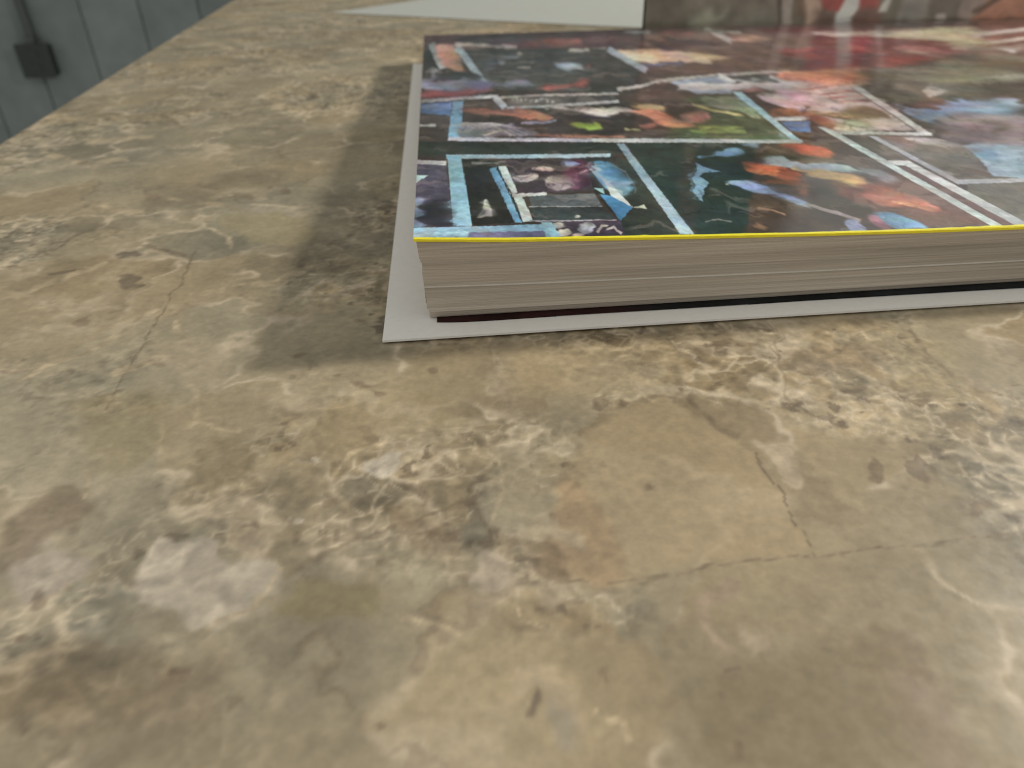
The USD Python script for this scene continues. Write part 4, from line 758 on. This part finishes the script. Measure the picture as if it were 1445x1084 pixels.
# ---------------------------------------------------------------- a second comic standing upright behind the first
ART2 = [
(0,(122,112,94),np.float64(1.67),0.3,1.0,[67.34,76.26,117.95,76.0,132.41,1.61,72.39,3.42]),
(1,(172,170,142),np.float64(2.22),0.2,1.0,[97.12,8.93,101.16,12.05,103.95,13.89,105.6,11.93,107.85,11.73,110.38,13.39,110.28,11.08,106.11,8.38]),
(1,(146,138,122),np.float64(3.33),0.2,0.8,[111.75,8.03,117.06,9.93,124.34,13.12,129.12,12.99,130.96,7.83]),
(0,(82,74,64),np.float64(0.83),0.15,1.0,[125.98,29.29,128.08,29.25,132.29,6.43,130.64,6.48]),
(0,(176,160,144),np.float64(0.83),0.15,1.0,[128.08,29.25,132.8,29.15,135.88,6.33,132.57,6.42]),
(0,(124,98,74),np.float64(1.39),0.15,1.0,[132.8,29.15,137.54,29.05,141.75,9.72,136.8,9.86]),
(1,(204,168,142),np.float64(1.11),0.2,1.0,[138.45,22.42,145.39,17.74,144.66,8.93,141.0,8.09]),
(0,(184,82,72),np.float64(1.11),0.15,1.0,[139.39,41.69,161.12,41.33,169.09,11.58,159.45,10.42,146.78,11.7]),
(0,(134,98,82),np.float64(2.22),0.2,1.0,[145.06,11.7,169.36,11.06,171.0,6.3,146.13,7.0]),
(1,(130,120,100),np.float64(2.22),0.2,1.0,[167.54,24.0,181.73,23.68,185.57,6.85,172.96,6.72]),
(1,(168,158,145),np.float64(1.67),0.2,1.0,[182.44,21.41,192.25,16.59,185.27,7.82,176.07,7.59]),
(1,(122,110,96),np.float64(1.67),0.2,1.0,[190.73,21.22,204.9,16.28,203.57,8.04,189.53,7.7]),
(1,(176,150,134),np.float64(1.39),0.2,1.0,[201.12,6.9,201.49,14.03,210.24,20.77,212.41,14.93,207.28,7.21]),
(0,(204,134,104),np.float64(1.67),0.15,1.0,[205.44,6.78,210.44,12.63,216.38,22.91,241.21,26.89,251.82,3.03,206.3,4.33]),
(0,(120,90,72),np.float64(1.11),0.15,1.0,[207.1,10.1,214.99,15.57,217.63,14.57,209.37,9.32]),
(1,(196,182,168),np.float64(0.83),0.2,1.0,[192.48,9.06,195.16,9.46,196.38,7.51,193.96,7.1]),
(0,(92,82,72),np.float64(1.11),0.2,1.0,[170.57,7.27,199.61,7.18,232.63,7.0,250.27,6.52,255.23,-4.62,173.16,-2.09]),  # bottom band painted dark for the shadowed gap behind the flat book
(0,(214,214,204),np.float64(0.83),0.08,1.0,[152.01,11.56,158.37,11.39,159.74,7.09,152.76,7.28]),
(0,(232,230,218),np.float64(0.83),0.08,1.0,[153.04,9.52,159.18,9.7,163.67,25.13,157.15,25.43]),  # white bar added so its reflection streaks the flat cover
(0,(226,220,206),np.float64(0.83),0.08,1.0,[168.99,10.93,171.82,11.01,179.4,33.98,176.28,34.4]),  # second added bar, put there for the other reflected streak
]
BACK_AT, BACK_X0 = (-0.02815, 0.28212, 0.0), 0.07979

b2 = thing("comic_book", "brown, red and orange comic book standing upright behind the one lying flat", "book", BACK_AT, 5.0)
g1 = np.linspace(BACK_X0, BACK_X0 + 0.245, 520); g2 = np.linspace(0.0, 0.055, 160)
xx, zz = [g.ravel() for g in np.meshgrid(g1, g2)]
col = np.array([128.0, 117, 98])[None] * (0.8 + 0.4 * fbm(np.stack([xx * 60, zz * 60, 0 * xx], 1), 4, 81))[:, None]
col = paint(col, xx * 1e3, zz * 1e3, [(a, b, 2.2 * c, d, e, f) for a, b, c, d, e, f in ART2], lambda y: 1.0, 83)
grey = col.mean(1, keepdims=True)
col = 128 + 0.85 * (grey + 0.85 * (col - grey) - 128)
col = np.clip(col * (1 + 0.25 * (fbm(np.stack([xx * 250, zz * 250, 0 * xx], 1), 4, 84) - 0.5))[:, None], 0, 250)
part(b2, "front_cover", (np.stack([xx, 0 * xx, zz], 1), grid_faces(520, 160)), M_cover, color=1.5 * lin(col))
part(b2, "page_block", box(BACK_X0 + 0.001, BACK_X0 + 0.243, 0.0003, 0.0027, 0.001, 0.0545), M_pages)
part(b2, "back_cover", box(BACK_X0, BACK_X0 + 0.245, 0.0029, 0.0032, 0, 0.055), simple("back_cover_dark", (0.10, 0.08, 0.07), 0.4))

# ---------------------------------------------------------------- a sheet of white paper further back
ps = thing("paper_sheet", "pale sheet of paper lying flat on the table behind the comic book", "paper", (0.073, 0.352, 0), -31.0)
pu, pv = np.linspace(-0.200, 0.05, 60), np.linspace(0, 0.17, 40)
pU, pV = [g.ravel() for g in np.meshgrid(pu, pv)]
pz = 0.00016 + 0.00016 * fbm(np.stack([pU * 14, pV * 14, 0 * pU], 1), 2, 91)
fg = grid_faces(60, 40); n0 = len(pU)
part(ps, "sheet", (np.vstack([np.stack([pU, pV, pz], 1), np.stack([pU, pV, pz - 0.0001], 1)]), np.vstack([fg, fg[:, ::-1] + n0])), simple("white_paper", (0.40, 0.415, 0.385), 0.5, 0.4, 0.03, 80.0), smooth=True)
